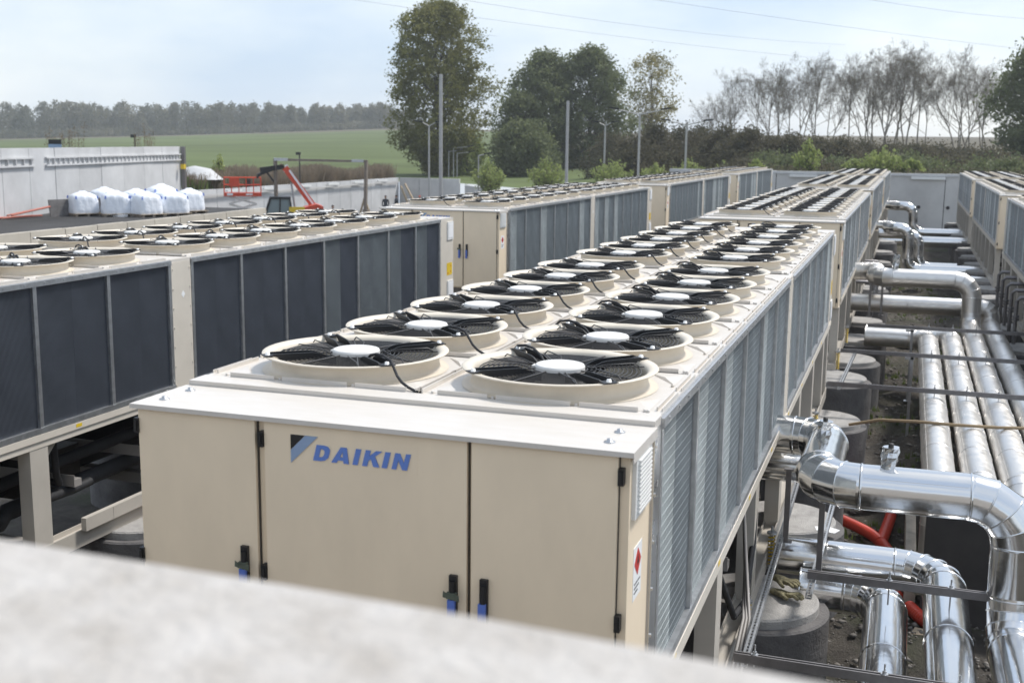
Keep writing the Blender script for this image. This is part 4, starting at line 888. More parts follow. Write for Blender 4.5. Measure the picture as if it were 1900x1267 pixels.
# sign and camera pole behind the tall wall
o = thing('site_sign', 'small dark and blue sign poking above the tall wall', 'sign', (-39.6, 46.2, -1.8)); m = MB(); m.box(-.04, .04, -.04, .04, 0, 2.3); m.build('post', 'galv', o)
m = MB(); m.box(-.32, .32, -.05, -.02, 2.55, 2.8); s = m.build('sign_top', 'black', o); m = MB(); m.box(-.32, .32, -.05, -.02, 2.25, 2.55); m.build('sign_bottom', 'logo_light', o); o.rotation_euler = (0, 0, R(40))
for x, y, z1, lab in ((-44.8, 59.8, 1.3, 'small camera pole above the tall wall'), (-39.3, 71.5, .2, 'camera pole rising from the reeds by the scissor lift')):
    o = thing('camera_pole', lab, 'camera pole', (x, y, -2.5)); m = MB(); m.cyl((0, 0, 0), .05, 0, z1+2.5, 8); m.build('pole', 'dark_metal', o); m = MB(); m.box(-.25, .05, -.1, .1, z1+2.35, z1+2.55); m.build('camera_head', 'black', o)
m = MB(); n = 20; vs = [(0, 0, 1.3)]
for k in range(n): a = 2*math.pi*k/n; vs.append((3.2*math.cos(a)*rnd.uniform(.9, 1.1), 2.2*math.sin(a), 0))
for k in range(n): a = 2*math.pi*k/n; vs.append((1.9*math.cos(a), 1.2*math.sin(a), .95*rnd.uniform(.9, 1.1)))
vs = [(a_*.62, b_*.62, c_*.7) for a_, b_, c_ in vs]; m.add(vs, [(0, 1+n+k, 1+n+(k+1) % n) for k in range(n)]+[(1+n+k, 1+k, 1+(k+1) % n, 1+n+(k+1) % n) for k in range(n)], True); tag(m.build('gravel_heap', 'panel_wall', None, (-43.3, 64.2, -1.6)), 'white heap in the dry reeds right of the tall wall', 'heap')
m = MB(); m.box(-.25, .25, -.02, .02, 0, .75); o = m.build('white_board', 'label_white', None, (-44.6, 79, -1.6)); o.rotation_euler = (0, R(-20), R(30)); tag(o, 'little white board standing askew in the reeds', 'board')
# scissor lift
o = thing('scissor_lift', 'orange scissor lift with its railed platform slightly raised', 'scissor lift', (-36.4, 59.1, -5.1), rz=R(32)); z0 = 2.72
m = MB(); m.box(-1.15, 1.15, -.4, .4, .25, .75); m.build('chassis', 'orange', o)
for sx in (-.8, .8):
    for sy in (-.42, .42): m = MB(); m.lathe([(.2, -.08), (.2, .08)], 18); q = m.build('wheel', 'rubber', o, (sx, sy, .2)); q.rotation_euler = (R(90), 0, 0)
for k in range(4):
    za, zb = .78+k*.48, .78+(k+1)*.48
    for sy in (-.3, .3):
        m = MB(); m.beam((-.85, sy, za), (.85, sy, zb), .05, .1); m.build('scissor_arm', 'hub_white', o); m = MB(); m.beam((-.85, sy+.06, zb), (.85, sy+.06, za), .05, .1); m.build('scissor_arm', 'hub_white', o)
m = MB(); m.box(-1.15, 1.15, -.42, .42, z0, z0+.22); dk = m.build('platform', 'orange', o); m = MB(); m.box(-.95, -.6, -.435, -.422, z0+.05, z0+.2); m.box(.2, .6, -.435, -.422, z0+.07, z0+.17); m.build('label_plate', 'label_white', dk)
m = MB(); T = z0+1.15
for sy in (-.4, .4):
    for zz in (T, T-.45): m.tube([(-1.12, sy, zz), (1.12, sy, zz)], .03, 6)
    for k in range(6): m.tube([(-1.12+k*.448, sy, z0+.2), (-1.12+k*.448, sy, T)], .03, 6)
for sx in (-1.12, 1.12):
    for zz in (T, T-.45): m.tube([(sx, -.4, zz), (sx, .4, zz)], .03, 6)
m.build('guard_rail', 'orange', o); m = MB(); m.box(-.8, -.2, -.43, -.41, T-.55, T-.02); m.build('control_panel', 'orange', o); m = MB(); m.box(.2, .5, .3, .39, T-.6, T-.1); m.build('toolbox', 'dark_metal', o)
# telehandler
o = thing('telehandler', 'red telehandler with its boom raised to the left behind the retaining wall', 'telehandler', (-31.9, 56.3, -5.1), rz=R(32))
m = MB(); m.box(-1.6, 2.0, -.8, .8, .6, 1.3); m.build('chassis', 'dark_metal', o)
m = MB(); m.prism([(1.0, 1.3), (2.3, 1.3), (2.3, 2.35), (1.9, 2.5), (1.2, 2.3)], 'y', -.7, .9); m.build('engine_cover', 'orange', o); m = MB(); m.box(.3, 1.2, -.95, -.75, 2.0, 2.35); m.build('side_tank', 'yellow', o)
for sx in (-1.1, 1.4):
    for sy in (-1.0, 1.0): m = MB(); m.lathe([(.3, -.2), (.55, -.22), (.62, -.1), (.62, .1), (.55, .22), (.3, .2)], 24, caps=False); q = m.build('wheel', 'rubber', o, (sx, sy, .62)); q.rotation_euler = (R(90), 0, 0); m = MB(); m.lathe([(.3, -.12), (.3, .12)], 16); m.build('rim', 'orange', q)
m = MB()
cabp = [(-1.35, 1.1), (.55, 1.1), (.35, 2.85), (-.75, 2.85)]
m.prism([(x*.97-.01, 1.1+(z-1.1)*.97) for x, z in cabp], 'y', -.86, .1); m.build('cab_glass', 'glass', o)
m = MB()
for sy in (-.88, .12):
    for (x1, z1), (x2, z2) in zip(cabp, cabp[1:]+cabp[:1]): m.beam((x1, sy, z1), (x2, sy, z2), .09, .1)
    m.beam((-.3, sy, 1.1), (-.2, sy, 2.85), .07, .07)
m.box(-.8, .4, -.93, .17, 2.83, 2.93); m.build('cab_frame', 'black', o)
m = MB(); m.beam((2.1, .5, 1.9), (.15, .5, 4.6), .32, .36); bo = m.build('boom', 'orange', o); m = MB(); m.beam((.35, .5, 4.33), (-.15, .5, 4.75), .22, .26); m.build('inner_boom', 'pale_wood', bo)
m = MB(); m.beam((2.0, .3, 2.1), (.4, .3, 4.45), .02, .12); m.build('boom_label', 'label_white', bo)
m = MB(); m.beam((.1, .5, 4.65), (-1.3, .5, 4.45), .22, .28); m.beam((-.5, .5, 4.5), (-1.45, .5, 4.15), .5, .14); m.beam((-1.0, .1, 4.5), (-1.5, .1, 4.0), .1, .12); m.beam((-1.0, .9, 4.5), (-1.5, .9, 4.0), .1, .12); m.beam((-.9, .5, 4.3), (-.45, .5, 3.7), .1, .1); m.build('fork_carriage', 'black', o)
m = MB(); m.tube([(.75, .5, 1.6), (.5, .5, 3.7)], .06, 8); m.build('lift_cylinder', 'galv', o)
# timber and steel portal
o = thing('portal_frame', 'brown portal frame of two posts and a beam behind the left chiller', 'portal frame', (-32.5, 56.5, -5.1)); dx, dy = 4.98, 1.72
for t, (bx) in ((0, 1), (1, -1)):
    m = MB(); m.beam((dx*t, dy*t, 0), (dx*t+.12*t, dy*t, 5.1), .17, .17, up=(0, 1, 0)); m.build('post', 'wood', o)
    for s in (-1, 1): m = MB(); m.beam((dx*t+1.0*s*.8, dy*t+.3*s, 0.0), (dx*t, dy*t, 2.9), .09, .09); m.build('brace', 'pale_wood', o)
m = MB(); m.beam((-.1, 0, 5.06), (dx+.2, dy, 5.02), .14, .14); m.build('beam', 'wood', o)
m = MB(); m.beam((-.0, -.12, 5.08), (.75, .14, 5.07), .16, .17); m.build('splice_plate', 'galv', o); m = MB(); m.beam((dx-.65, dy-.35, 5.05), (dx+.0, dy-.1, 5.04), .16, .16); m.build('splice_plate', 'galv', o)
m = MB(); m.box(dx-.05, dx+.25, dy-.2, dy+.2, .2, 2.2); m.build('base_block', 'wood', o)
# timber brace against the far corner wall
m = MB(); m.beam((0, 0, 0), (-1.4, .9, 2.2), .12, .15); m.beam((.8, 0, 0), (-1.0, .9, 2.4), .12, .15); tag(m.build('timber_prop', 'pale_wood', None, (-39.6, 92.2, -5.1)), 'pale timber props leaning into the far wall corner', 'props')
# people
def person(label, loc, rz, shirt, hat=None, h=1.76):
    me_ = bpy.data.meshes.new('body'); s = h/1.76
    vs = [(0, 0, .95), (0, 0, 1.15), (0, 0, 1.38), (0, .01, 1.5), (0, .01, 1.56), (.2, 0, 1.42), (.27, .02, 1.15), (.24, -.18, .98), (.23, -.26, .95), (-.2, 0, 1.42), (-.27, .03, 1.15), (-.25, -.12, .95), (-.24, -.17, .9), (.1, 0, .88), (.12, -.02, .48), (.12, .03, .09), (.13, -.14, .04), (-.1, 0, .88), (-.13, .02, .48), (-.13, .06, .09), (-.14, -.11, .04)]
    es = [(0, 1), (1, 2), (2, 3), (3, 4), (2, 5), (5, 6), (6, 7), (7, 8), (2, 9), (9, 10), (10, 11), (11, 12), (0, 13), (13, 14), (14, 15), (15, 16), (0, 17), (17, 18), (18, 19), (19, 20)]
    ra = [.15, .14, .17, .07, .06, .075, .055, .04, .035, .075, .055, .04, .035, .1, .07, .05, .04, .1, .07, .05, .04]
    root = thing('person', label, 'person', loc, rz=rz); root.scale = (s, s, s)
    me_.from_pydata(vs, es, []); me_.materials.append(M[shirt]); o = link('body', me_, root); o.modifiers.new('skin', 'SKIN'); o.modifiers.new('sub', 'SUBSURF').render_levels = 1
    for i, r in enumerate(ra): me_.skin_vertices[0].data[i].radius = (r, r*.75 if i < 3 else r)
    me_.skin_vertices[0].data[0].use_root = True
    m = MB(); prof = [(.0, -.13), (.05, -.12), (.07, -.06), (.083, .0), (.085, .05), (.07, .1), (.04, .125), (0, .13)]; m.lathe(prof, 16, caps=False); m.box(-.012, .012, -.105, -.07, -.03, .005); m.box(-.09, -.075, -.02, .02, -.03, .03); m.box(.075, .09, -.02, .02, -.03, .03); hd = m.build('head', 'skin', root, (0, -.01, 1.66))
    m = MB(); m.box(-.04, -.02, -.09, -.078, .012, .024); m.box(.02, .04, -.09, -.078, .012, .024); m.box(-.025, .025, -.084, -.07, -.065, -.055); m.build('face_features', 'hair', hd)
    m = MB(); m.lathe([(.092, .02), (.095, .06), (.075, .12), (.04, .142), (0, .147)], 16, (0, .012, 0), caps=False); m.build('hair' if not hat else 'helmet', hat or 'hair', hd)
    m = MB()
    for t in (1, -1): m.tube([(t*.1, 0, .98), (t*.12, 0, .5), (t*.13, .03, .1)], [.125, .095, .075], 10)
    m.build('trousers', 'trousers', root)
person('person in a light blue shirt standing by the long white wall, left of two', (-33.9, 66.3, -5.0), R(60), 'shirt_blue')
person('person in a white top standing right of the one in blue, partly hidden', (-33.2, 66.4, -5.15), R(-30), 'shirt_white', h=1.68)
person('person in a dark jacket in the far wall corner, left one', (-37.9, 83.2, -5.1), R(20), 'jacket_dark')
person('person in a dark jacket in the far wall corner, beside the left one', (-37.1, 83.6, -5.1), R(-40), 'jacket_dark', h=1.8)
person('person wearing an orange helmet behind the far fans of the lettered chiller', (-35.4, 84.5, -5.1), R(10), 'jacket_dark', 'orange')

# ------------------------------------------------------------------ masts and street lamps
for x, y, zb, zt, r, lab in ((-26.3, 67.1, -5.1, 5.45, .11, 'tall bare steel mast in front of the big oval tree'), (-19.8, 74.5, -3.3, 4.02, .1, 'bare steel mast in front of the dense dark trees')):
    m = MB(); m.lathe([(r*1.15, 0), (r, zt-zb)], 14); tag(m.build('steel_mast', 'pole_grey', None, (x, y, zb)), lab, 'mast')
def lamp(label, x, y, zb, zt, arms, rz, L_=1.3, rise=.15, group='street lamps beyond the site', r=.07):
    o = thing('street_lamp', label, 'street lamp', (x, y, zb), group, rz); H = zt-zb; m = MB(); m.lathe([(r*1.3, 0), (r, H)], 10); m.build('pole', 'pole_grey', o)
    for s in arms:
        m = MB(); m.tube([(0, 0, H-.05), (s*L_, 0, H+rise)], .045, 6); m.build('arm', 'pole_grey', o)
        m = MB(); x0, x1 = sorted((s*L_, s*(L_+.7))); m.prism([(x0, H+rise+(.0 if s > 0 else .1)), (x1, H+rise+(.1 if s > 0 else .0)), (x1, H+rise+(.2 if s > 0 else .12)), (x0, H+rise+(.12 if s > 0 else .2))], 'y', -.16, .16); m.build('lamp_head', 'black', o)
lamp('double armed lamp just left of the tall bare mast', -36.8, 89.8, -5.1, 2.5, (-1, 1), R(20), .55, .25)
lamp('short double armed lamp with a Y shaped top before the dark trees', -22.3, 94.8, -2.8, 2.7, (-1, 1), R(15), .5, .2)
lamp('largest double armed lamp with long arms, right of the dark trees', -15.0, 76.0, -2.8, 3.2, (-1, 1), R(12), 1.45, .25)
lamp('double armed lamp with long arms, right of the largest lamp', -12.8, 82.0, -2.4, 2.6, (-1, 1), R(8), 1.2, .2)
lamp('small single armed lamp, left one of the three under the oval tree', -46.5, 118.3, -2.9, .1, (1,), R(10), .9, .05, r=.05)
lamp('small single armed lamp, highest of the three under the oval tree', -46.0, 118.5, -2.9, .5, (1,), R(10), 1.6, .1, r=.05)
lamp('small single armed lamp, right one of the three under the oval tree', -45.6, 118.6, -2.9, -.1, (1,), R(10), 1.3, .1, r=.05)
lamp('small single armed lamp standing before the first round bush', -31.5, 88.0, -2.9, .05, (1,), R(10), .5, .05, r=.05)
# overhead lines
def line(label, a, b):
    a = Vector(a); b = Vector(b); d = b-a; A = a-d*.8; B_ = b+d*1.0; P = [A+(B_-A)*(k/24)+Vector((0, 0, -1.6*(1-(2*k/24-1)**2)+.9)) for k in range(25)]; m = MB(); m.tube(P, .024, 4); tag(m.build('overhead_line', 'cable_line'), label, 'power line', 'overhead power lines')
line('lowest power line, passing behind the top of the oval tree', (-64.4, 137.1, 19.3), (-31.2, 191.1, 17.8))
line('power line just above the lowest one', (-51.6, 141.5, 19.5), (-31.3, 191.4, 19.9))
line('power line crossing the sky at upper right', (-27.6, 149.8, 19.8), (19.4, 208.4, 17.9))
line('highest power line in the upper right corner', (-1.0, 158.9, 20.1), (19.1, 209.2, 22.9))

# ------------------------------------------------------------------ vegetation
def leaf_quads(C, size, rs, up=.0):
    n = len(C); u = rs.normal(size=(n, 3)); u /= np.linalg.norm(u, axis=1)[:, None]; v = rs.normal(size=(n, 3)); v -= u*(u*v).sum(1)[:, None]; v /= np.linalg.norm(v, axis=1)[:, None]
    s = (size*rs.uniform(.6, 1.3, n))[:, None]; V = np.stack([C-u*s, C+v*s*.55, C+u*s, C-v*s*.55], 1).reshape(-1, 3); F = np.arange(4*n).reshape(-1, 4); return V, F
def branches(rs, base, H, crown, n1, r0, mt_name='trunk', mt='bark', parent=None, lean=.0, fine=2, spread=1., start=.2):
    """tapered trunk with limbs that reach the given crown targets"""
    m = MB(); top = np.array([lean*H, 0, H*.93]); P = []; n = 8
    wob = rs.normal(size=(n+1, 2))*.012*H; wob[0] = 0
    for k in range(n+1): t = k/n; P.append(Vector((top[0]*t+wob[k, 0]*t, wob[k, 1]*t, top[2]*t)))
    m.tube(P, [r0*(1-.85*k/n) for k in range(n+1)], 8)
    tips = []
    for c in crown:
        t = max(start, min(.92, (c[2]/H)*.75-rs.rand()*.12)); i = t*n; k = int(i); p = P[k].lerp(P[min(n, k+1)], i-k); e = Vector(c); mid = p.lerp(e, .5)+Vector((rs.normal()*.04*H*.3, rs.normal()*.04*H*.3, -.05*(e-p).length+rs.rand()*.03*H)); r = r0*.32*(1-t*.6)
        m.tube([p, mid, e], [r, r*.6, r*.15], 4, caps=False); tips.append((mid, e, r))
        for f in range(fine):
            s = rs.uniform(.35, .9); q = mid.lerp(e, s); d = Vector(rs.normal(size=3)).normalized()*(e-p).length*.35*spread; d.z = abs(d.z)*.8; m.tube([q, q+d*.5+Vector(rs.normal(size=3))*.03*H*.2, q+d], [r*.35, r*.22, r*.06], 3, caps=False)
    return m
def leafy_tree(label, x, y, zb, H, prof, seed, nclump, nleaf, lsize, mt, bark='bark', sig=.45, group=None, gap=.42, name='tree', cat='tree', r0=None, lobes=.18, cl0=0.):
    rs = np.random.RandomState(seed); root = thing(name, label, cat, (x, y, zb), group); C = []
    ph = rs.uniform(0, 6.28, 6); tries = 0
    while len(C) < nclump and tries < nclump*8:
        tries += 1; t = rs.rand(); rad = lerp_tab(prof, t)*H; a = rs.uniform(0, 6.28); lob = 1+lobes*math.sin(3*a+ph[0]+5*t)+lobes*.6*math.sin(5*a+ph[1]-9*t)
        r = rad*lob*math.sqrt(rs.rand())**.75; p = np.array([r*math.cos(a), r*math.sin(a), t*H])
        g = math.sin(p[0]*6.3/H*1.7+ph[2])+math.sin(p[1]*6.3/H*1.9+ph[3])+math.sin(p[2]*6.3/H*2.3+ph[4])+rs.normal()*.6
        if g < -1.6+gap*2: 
            if rs.rand() < .75: continue
        C.append(p)
    C = np.array(C); k = rs.choice(len(C), min(len(C), 90), replace=False); m = branches(rs, 0, H, [tuple(c) for c in C[k]], 0, r0 or H*.016, fine=2)
    m.build('trunk', bark, root)
    L_ = []
    for c in C:
        n_ = int(nleaf*rs.uniform(.5, 1.5)); L_.append(c+rs.normal(size=(n_, 3))*sig*np.array([1, 1, .8])*rs.uniform(.6, 1.3))
    V_, F_ = leaf_quads(np.concatenate(L_), lsize, rs); link('crown', raw_mesh('crown', V_, F_, mt), root)
    return root
def T(px_, py_): return px_, py_
leafy_tree('big oval tree left of the centre, taller than all others', -49.0, 121.5, -3.0, 19.6, [(0, .04), (.08, .1), (.16, .19), (.28, .29), (.42, .325), (.6, .30), (.75, .275), (.88, .22), (.95, .15), (1, .05)], 3, 1500, 38, .165, 'leaf_olive', gap=.46, sig=.4)
leafy_tree('dense dark tree of the centre group, left one with a stepped crown', -43.0, 143.0, -3.0, 15.6, [(0, .1), (.1, .2), (.3, .30), (.5, .34), (.65, .30), (.8, .22), (.93, .13), (1, .04)], 5, 620, 50, .2, 'leaf_dark', gap=.36, sig=.5, lobes=.28)
leafy_tree('dense dark tree of the centre group, right one beside the pale tree', -37.4, 145.0, -2.8, 16.0, [(0, .15), (.1, .22), (.3, .30), (.5, .33), (.7, .29), (.85, .21), (.95, .13), (1, .04)], 8, 620, 50, .2, 'leaf_dark', gap=.36, sig=.5, lobes=.28)
leafy_tree('dark bushy tree at the lower left shoulder of the dense trees', -44.6, 138.0, -3.0, 10.2, [(0, .15), (.2, .28), (.5, .34), (.75, .28), (.92, .15), (1, .04)], 6, 260, 50, .2, 'leaf_dark', gap=.35, sig=.6)
leafy_tree('sparse yellowish tree right of the dense dark trees', -34.0, 168.0, -1.5, 15.6, [(0, 0), (.3, .05), (.42, .2), (.55, .29), (.7, .30), (.85, .23), (.95, .14), (1, .04)], 12, 230, 30, .2, 'leaf_yellow', 'bark_grey', gap=.7, sig=.6)
leafy_tree('leafy tree cut by the right edge', 13.6, 118.5, -1.0, 11.6, [(0, .1), (.15, .12), (.3, .24), (.5, .30), (.7, .26), (.85, .18), (1, .05)], 17, 380, 46, .19, 'leaf_dark', gap=.35, sig=.5)
leafy_tree('low dark round tree at the left foot of the dense trees', -39.7, 125.0, -3.2, 6.4, [(0, .35), (.2, .52), (.5, .6), (.75, .5), (.9, .32), (1, .1)], 21, 330, 50, .19, 'leaf_dark', gap=.2, sig=.5)
leafy_tree('pale green young tree under the oval tree', -46.5, 124.0, -3.1, 4.8, [(0, .2), (.3, .45), (.6, .5), (.85, .3), (1, .1)], 22, 90, 45, .17, 'leaf_lime', gap=.3, sig=.4)
# upright lime green bushes just beyond the wall
def bush(label, x, y, zb, H, Wd, seed, mt='leaf_lime', group='lime green bushes beyond the wall', name='bush', n=70, ls=.11):
    rs = np.random.RandomState(seed); root = thing(name, label, 'bush', (x, y, zb), group); m = MB(); Cs = []
    for k in range(n):
        a = rs.uniform(0, 6.28); tilt = rs.rand()**.7; L_ = H*(1-.42*tilt)*rs.uniform(.75, 1.08); r = Wd*tilt; e = Vector((r*math.cos(a), r*math.sin(a), L_)); b0 = Vector((.15*r*math.cos(a), .15*r*math.sin(a), 0)); mid = Vector((e.x*.7, e.y*.7, L_*.5)); m.tube([b0, mid, e], [.03, .02, .006], 3, caps=False)
        for q in range(34):
            t = rs.uniform(.12, 1); p = b0.lerp(mid, min(1, t*2)) if t < .5 else mid.lerp(e, (t-.5)*2); s = .22*(1.15-t)*(H/3)+.03; Cs.append(np.array(p)+rs.normal(size=3)*s)
    m.build('stems', 'twig', root); V_, F_ = leaf_quads(np.array(Cs), ls, rs); link('leaves', raw_mesh('leaves', V_, F_, mt), root)
for i, (px_, py_, zb, H, Wd, lab) in enumerate(((-30.0, 86.4, -3.0, 2.75, 1.5, 'round lime bush, leftmost, behind the lettered chiller'), (-25.3, 87.6, -2.9, 2.9, 1.75, 'round lime bush left of the second bare mast'), (-20.3, 89.3, -2.8, 3.0, 2.0, 'wide lime bush at the foot of the Y topped lamp'),
        (-16.9, 90.8, -2.6, 2.3, 1.5, 'lime bush between the two long armed lamps, left half'), (-14.3, 91.5, -2.4, 2.5, 1.7, 'lime bush between the two long armed lamps, right half'), (-11.6, 92.5, -2.2, 2.1, 1.3, 'low lime bush right of the second long armed lamp'), (-9.0, 93.0, -2.2, 2.4, 1.7, 'pale lime bush behind the end of the left row'))):
    bush(lab, px_, py_, zb, H, Wd, 30+i)
for i, (px_, py_, H, Wd, lab) in enumerate(((-6.6, 74, 1.1, .7, 'small lime bush peeping over the far wall, left'), (-3.4, 75, 2.3, 1.0, 'spiky lime bush over the far wall, tallest and slender'), (-.5, 76, 1.3, .8, 'low lime bush over the far wall between two taller ones'), (1.3, 75.5, 2.1, 1.4, 'broad lime bush over the far wall, above the middle row end'), (3.1, 76, 1.3, .9, 'small lime bush at the right of the broad one'))):
    bush(lab, px_, py_, -1.05, H*1.15, Wd, 50+i)
# brown and dark shrubs on the bank behind the wall
rs0 = np.random.RandomState(77)
def shrub(label, x, y, zb, H, Wd, seed, mt, group):
    leafy_tree(label, x, y, zb, H, [(0, Wd/H*.8), (.3, Wd/H), (.6, Wd/H*.85), (.85, Wd/H*.5), (1, .05)], seed, 80, 60, .13, mt, gap=.15, sig=.42, group=group, name='shrub', cat='shrub', r0=.08)
for i in range(17):
    a = -.245+.019*i; D = 108+rs0.uniform(-6, 10); H = lerp_tab([(0, 4.2), (3, 4.4), (5, 3.4), (8, 2.6), (12, 2.1), (17, 1.5)], i)*rs0.uniform(.85, 1.15)
    x, y = 3.1+D*math.sin(a), -4+D*math.cos(a); shrub('dark thicket shrub behind the lime bushes, '+('leftmost' if i == 0 else ORD[i]+' from the left'), x, y, hxy(x, y)-.2, H, 2.2+rs0.rand(), 100+i, 'leaf_brown', 'dark shrubs below the bare trees')
for i in range(14):
    a = -.135+.019*i; D = 92+rs0.uniform(-8, 8); x, y = 3.1+D*math.sin(a), -4+D*math.cos(a); shrub('low bank shrub right behind the far wall, '+('leftmost' if i == 0 else ORD[i]+' from the left'), x, y, hxy(x, y)-.3, rs0.uniform(.5, 1.1), 1.5, 140+i, 'leaf_dark' if i % 3 else 'leaf_brown', 'low shrubs on the bank')
# bare trees
def bare_tree_mesh(seed, H):
    rs = np.random.RandomState(seed); m = MB(); FR = (1, .62, .5, .42, .34, .26)
    def grow(p, d, L_, r, lev):
        n = (6, 4, 3, 3, 2, 2)[lev]; P = [p]
        for k in range(n):
            d = (d+Vector(rs.normal(size=3))*(.06 if lev < 1 else .12)+Vector((0, 0, (.06, .16, .14, .10, .08, .06)[lev]))).normalized(); P.append(P[-1]+d*L_/n)
        r1 = r*(.35 if lev == 0 else .5); m.tube(P, [r+(r1-r)*k/n for k in range(n+1)], 6 if lev < 2 else 3, caps=False)
        if lev >= 5: return
        for k in range((9, 5, 4, 4, 3)[lev]):
            t = rs.uniform(.38 if lev == 0 else .25, 1.); i = t*n; q = P[int(i)].lerp(P[min(n, int(i)+1)], i-int(i)); sp = (.42, .42, .45, .5, .55)[lev]
            nd = (d*.8+Vector(rs.normal(size=3))*sp+Vector((0, 0, .15))).normalized(); grow(q, nd, L_*FR[lev+1]*(1.25-.45*t)*rs.uniform(.8, 1.15), max(.011, r*(1-.6*t)*.5), lev+1)
    for s in range(rs.randint(1, 4)): grow(Vector((rs.normal()*.8, rs.normal()*.8, 0)), Vector((rs.normal()*.10, rs.normal()*.10, 1)).normalized(), H*rs.uniform(.72, .9), H*.0085, 0)
    me_ = m.mesh('trunk', 'twig'); zmax = max(v[2] for v in m.v); tips = [v for v in m.v if v[2] > zmax*.45]
    return me_, H/zmax, tips
BT = [bare_tree_mesh(200+i, 13) for i in range(5)]
def leaf_haze(tips, seed):
    rs = np.random.RandomState(seed); A = np.array(tips); A = A[rs.choice(len(A), min(len(A), 4500))]; C = A+rs.normal(size=A.shape)*.2; V_, F_ = leaf_quads(C, .042, rs); return raw_mesh('buds', V_, F_, 'leaf_brown')
BH = [leaf_haze(b[2], 300+i) for i, b in enumerate(BT)]
BX = [1315, 1345, 1372, 1398, 1425, 1462, 1492, 1525, 1552, 1592, 1625, 1660, 1690, 1722, 1758, 1800, 1330, 1412, 1478, 1538, 1608, 1640, 1675, 1705, 1775, 1822]; BHh = [7.5, 9.5, 10.5, 10.8, 10.8, 11, 10.5, 11.8, 11.6, 12.2, 12.8, 13.2, 13.2, 9.5, 12.3, 11.5, 8.2, 10.6, 10.4, 11.4, 12.2, 12.6, 13., 12.6, 11.9, 10.6]
places = ['leftmost, lowest', 'second from the left', 'third from the left', 'fourth from the left', 'fifth from the left', 'left of the first gap', 'right of the first gap', 'eighth from the left', 'ninth from the left', 'near the middle', 'straight stemmed, near the middle', 'tall, right of the middle', 'tallest of them', 'short one behind the taller trees', 'next to the last, after a gap', 'last but one, leaning to the right', 'small second rank one at the left end', 'second rank, behind the fourth and fifth', 'second rank, left of the first gap', 'second rank, right of the first gap', 'second rank, left of the middle', 'second rank, at the middle', 'second rank, right of the middle', 'second rank, behind the tallest', 'second rank, in the last gap', 'rightmost and low']
for i, (u, hh) in enumerate(zip(BX, BHh)):
    D = (150 if i < 16 else 160)+rs0.uniform(-5, 5); a = (u-950)/2131.; a = -yaw+math.atan(a*math.cos(.12)); x, y = 3.1+D*math.sin(a), -4+D*math.cos(a); z = hxy(x, y)-.2
    o = thing('bare_tree', places[i]+' of the bare trees along the skyline', 'bare tree', (x, y, z), 'row of bare trees on the right', rz=rs0.uniform(0, 6.28)); b = BT[i % 5]; s = hh/13*b[1]*1.1; o.scale = (s*1.2, s*1.2, s); link('trunk', b[0], o); link('twig_leaves', BH[i % 5], o)
# dry reeds behind the long wall, with weeds above the tall wall
def reeds(name, lab, n, pos, h, w_, mt):
    rs = np.random.RandomState(91); V_ = []; F_ = []; q = 0
    for i in range(n):
        x, y = pos(rs); z = hxy(x, y); hh = h*rs.uniform(.55, 1.1)*(1+.25*math.sin(x*.9)*math.cos(y*.5)); dx, dy = rs.normal(size=2)*.18*hh; a = rs.uniform(0, 3.14); ux, uy = math.cos(a)*w_, math.sin(a)*w_
        V_ += [(x-ux, y-uy, z), (x+ux, y+uy, z), (x+dx+ux*.4, y+dy+uy*.4, z+hh), (x+dx-ux*.4, y+dy-uy*.4, z+hh)]; F_.append((q, q+1, q+2, q+3)); q += 4
    o = link(name, raw_mesh(name, V_, F_, mt)); tag(o, lab, 'reeds', kind='stuff')
def pr(rs):
    t = rs.rand(); x = -41.7-1.2*t-rs.rand()**1.3*9; y = 60+36*t; return x, y
reeds('dry_reeds', 'strip of dry brown reeds behind the long white wall', 26000, pr, 1.35, .03, 'reed')
def pr2(rs):
    t = rs.rand(); return -41.4-1.2*t-rs.rand()*2.4, 59+17*t*rs.rand()
reeds('green_undergrowth', 'green leafy growth at the foot of the reeds', 5000, pr2, .9, .10, 'weed')
def pr3(rs): return (-38.8-rs.rand()*3, (rs.choice([44.5, 46.5, 56.5, 58.0])+rs.normal()*.8))
def tall_weeds():
    rs = np.random.RandomState(4); m = MB(); Cs = []
    for u, n in ((-39.5, 16),):
        for k in range(34):
            y = 45.8+rs.rand()*4.2 if k < 20 else 58.5+rs.rand()*3; x = -39.0-(y-45)*.30-rs.rand(); z0_ = hxy(x, y); H = (1.05 if k < 20 else 1.15)-z0_+rs.rand()*.5*(1 if k % 4 else 1.9); e = Vector((x+rs.normal()*.2, y+rs.normal()*.2, z0_+H)); m.tube([(x, y, z0_), e], [.02, .008], 3, caps=False)
            for q in range(26): t = rs.uniform(.72, 1.); Cs.append(np.array(Vector((x, y, z0_)).lerp(e, t))+rs.normal(size=3)*.09)
    m.build('tmpw', 'reed'); o = bpy.data.objects['tmpw']; o.name = 'tall_weeds'; tag(o, 'dry weed stalks showing above the tall wall', 'weeds', kind='stuff')
    V_, F_ = leaf_quads(np.array(Cs), .045, rs); l = link('seed_heads', raw_mesh('seed_heads', V_, F_, 'reed'), o)
tall_weeds()
bush('slender lime bush standing in the dry reeds', -44.3, 68.5, -2.4, 2.6, .7, 70, n=26)
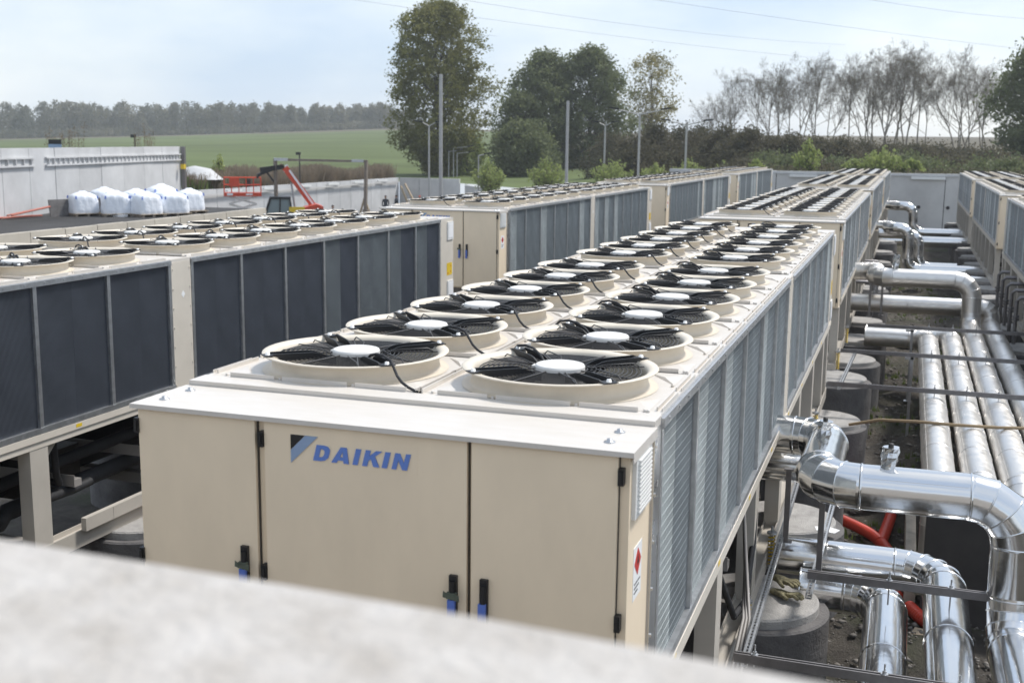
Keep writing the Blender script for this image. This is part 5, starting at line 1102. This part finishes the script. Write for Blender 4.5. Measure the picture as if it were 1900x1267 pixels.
# the far wood
def wood():
    rs = np.random.RandomState(55); Cs = []; m = MB()
    for i in range(300):
        a = rs.uniform(-.80, -.415); D = rs.uniform(585, 640); x, y = 3.1+D*math.sin(a), -4+D*math.cos(a); z = lerp_tab(ZF, a); H = rs.uniform(10, 15.5)*lerp_tab([(-.8, 1.18), (-.7, 1.08), (-.55, .95), (-.42, .8)], a)
        if rs.rand() < .25: H *= .7
        Wd = H*rs.uniform(.22, .34); m.tube([(x, y, z), (x, y, z+H*.8)], [.3, .08], 3, caps=False)
        n = 420; t = rs.rand(n)**.8; ang = rs.uniform(0, 6.28, n); r = Wd*np.sqrt(rs.rand(n))*np.sin(np.pi*np.clip(.15+t*.85, 0, 1))**.42*(1+.2*np.sin(3*ang+i)); C = np.stack([x+r*np.cos(ang), y+r*np.sin(ang), z+.5+t*H], 1)+rs.normal(size=(n, 3))*.5; Cs.append(C)
    for i in range(700):
        a = rs.uniform(-.80, -.415); D = rs.uniform(582, 596); n = 60; Cs.append(np.array([3.1+D*math.sin(a), -4+D*math.cos(a), lerp_tab(ZF, a)+1.2])+rs.normal(size=(n, 3))*np.array([2.2, 2.2, 1.3]))
    V_, F_ = leaf_quads(np.concatenate(Cs), .6, rs); o = link('far_wood', raw_mesh('far_wood', V_, F_, 'leaf_far')); tag(o, 'hazy wood along the horizon on the left', 'wood', kind='stuff'); t_ = m.build('trunks', 'bark', o)
wood()
def bank():
    rs = np.random.RandomState(66); Cs = []
    for i in range(900):
        a = rs.uniform(-.15, .17); D = rs.uniform(72, 150); x, y = 3.1+D*math.sin(a), -4+D*math.cos(a); z = hxy(x, y); n = 50; Cs.append(np.array([x, y, z+.2])+rs.normal(size=(n, 3))*np.array([1.2, 1.2, .22]))
    V_, F_ = leaf_quads(np.concatenate(Cs), .11, rs); o = link('bank_undergrowth', raw_mesh('bank_undergrowth', V_, F_, 'leaf_brown')); tag(o, 'brown green undergrowth covering the bank behind the far wall', 'undergrowth', kind='stuff')
bank()
# ------------------------------------------------------------------ haze
m = MB(); m.box(-840, 840, -840, 840, -8, 46); hz = m.build('haze', None); hz['kind'] = 'stuff'; tag(hz, 'thin haze in the air over the whole landscape', 'haze')
hm = bpy.data.materials.new('haze'); hm.use_nodes = True; n = hm.node_tree.nodes; n.remove(n['Principled BSDF']); pv = n.new('ShaderNodeVolumePrincipled'); pv.inputs['Density'].default_value = .0004; pv.inputs['Color'].default_value = (.9, .94, 1, 1); pv.inputs['Anisotropy'].default_value = .2
hm.node_tree.links.new(pv.outputs['Volume'], n['Material Output'].inputs['Volume']); hz.data.materials.append(hm)
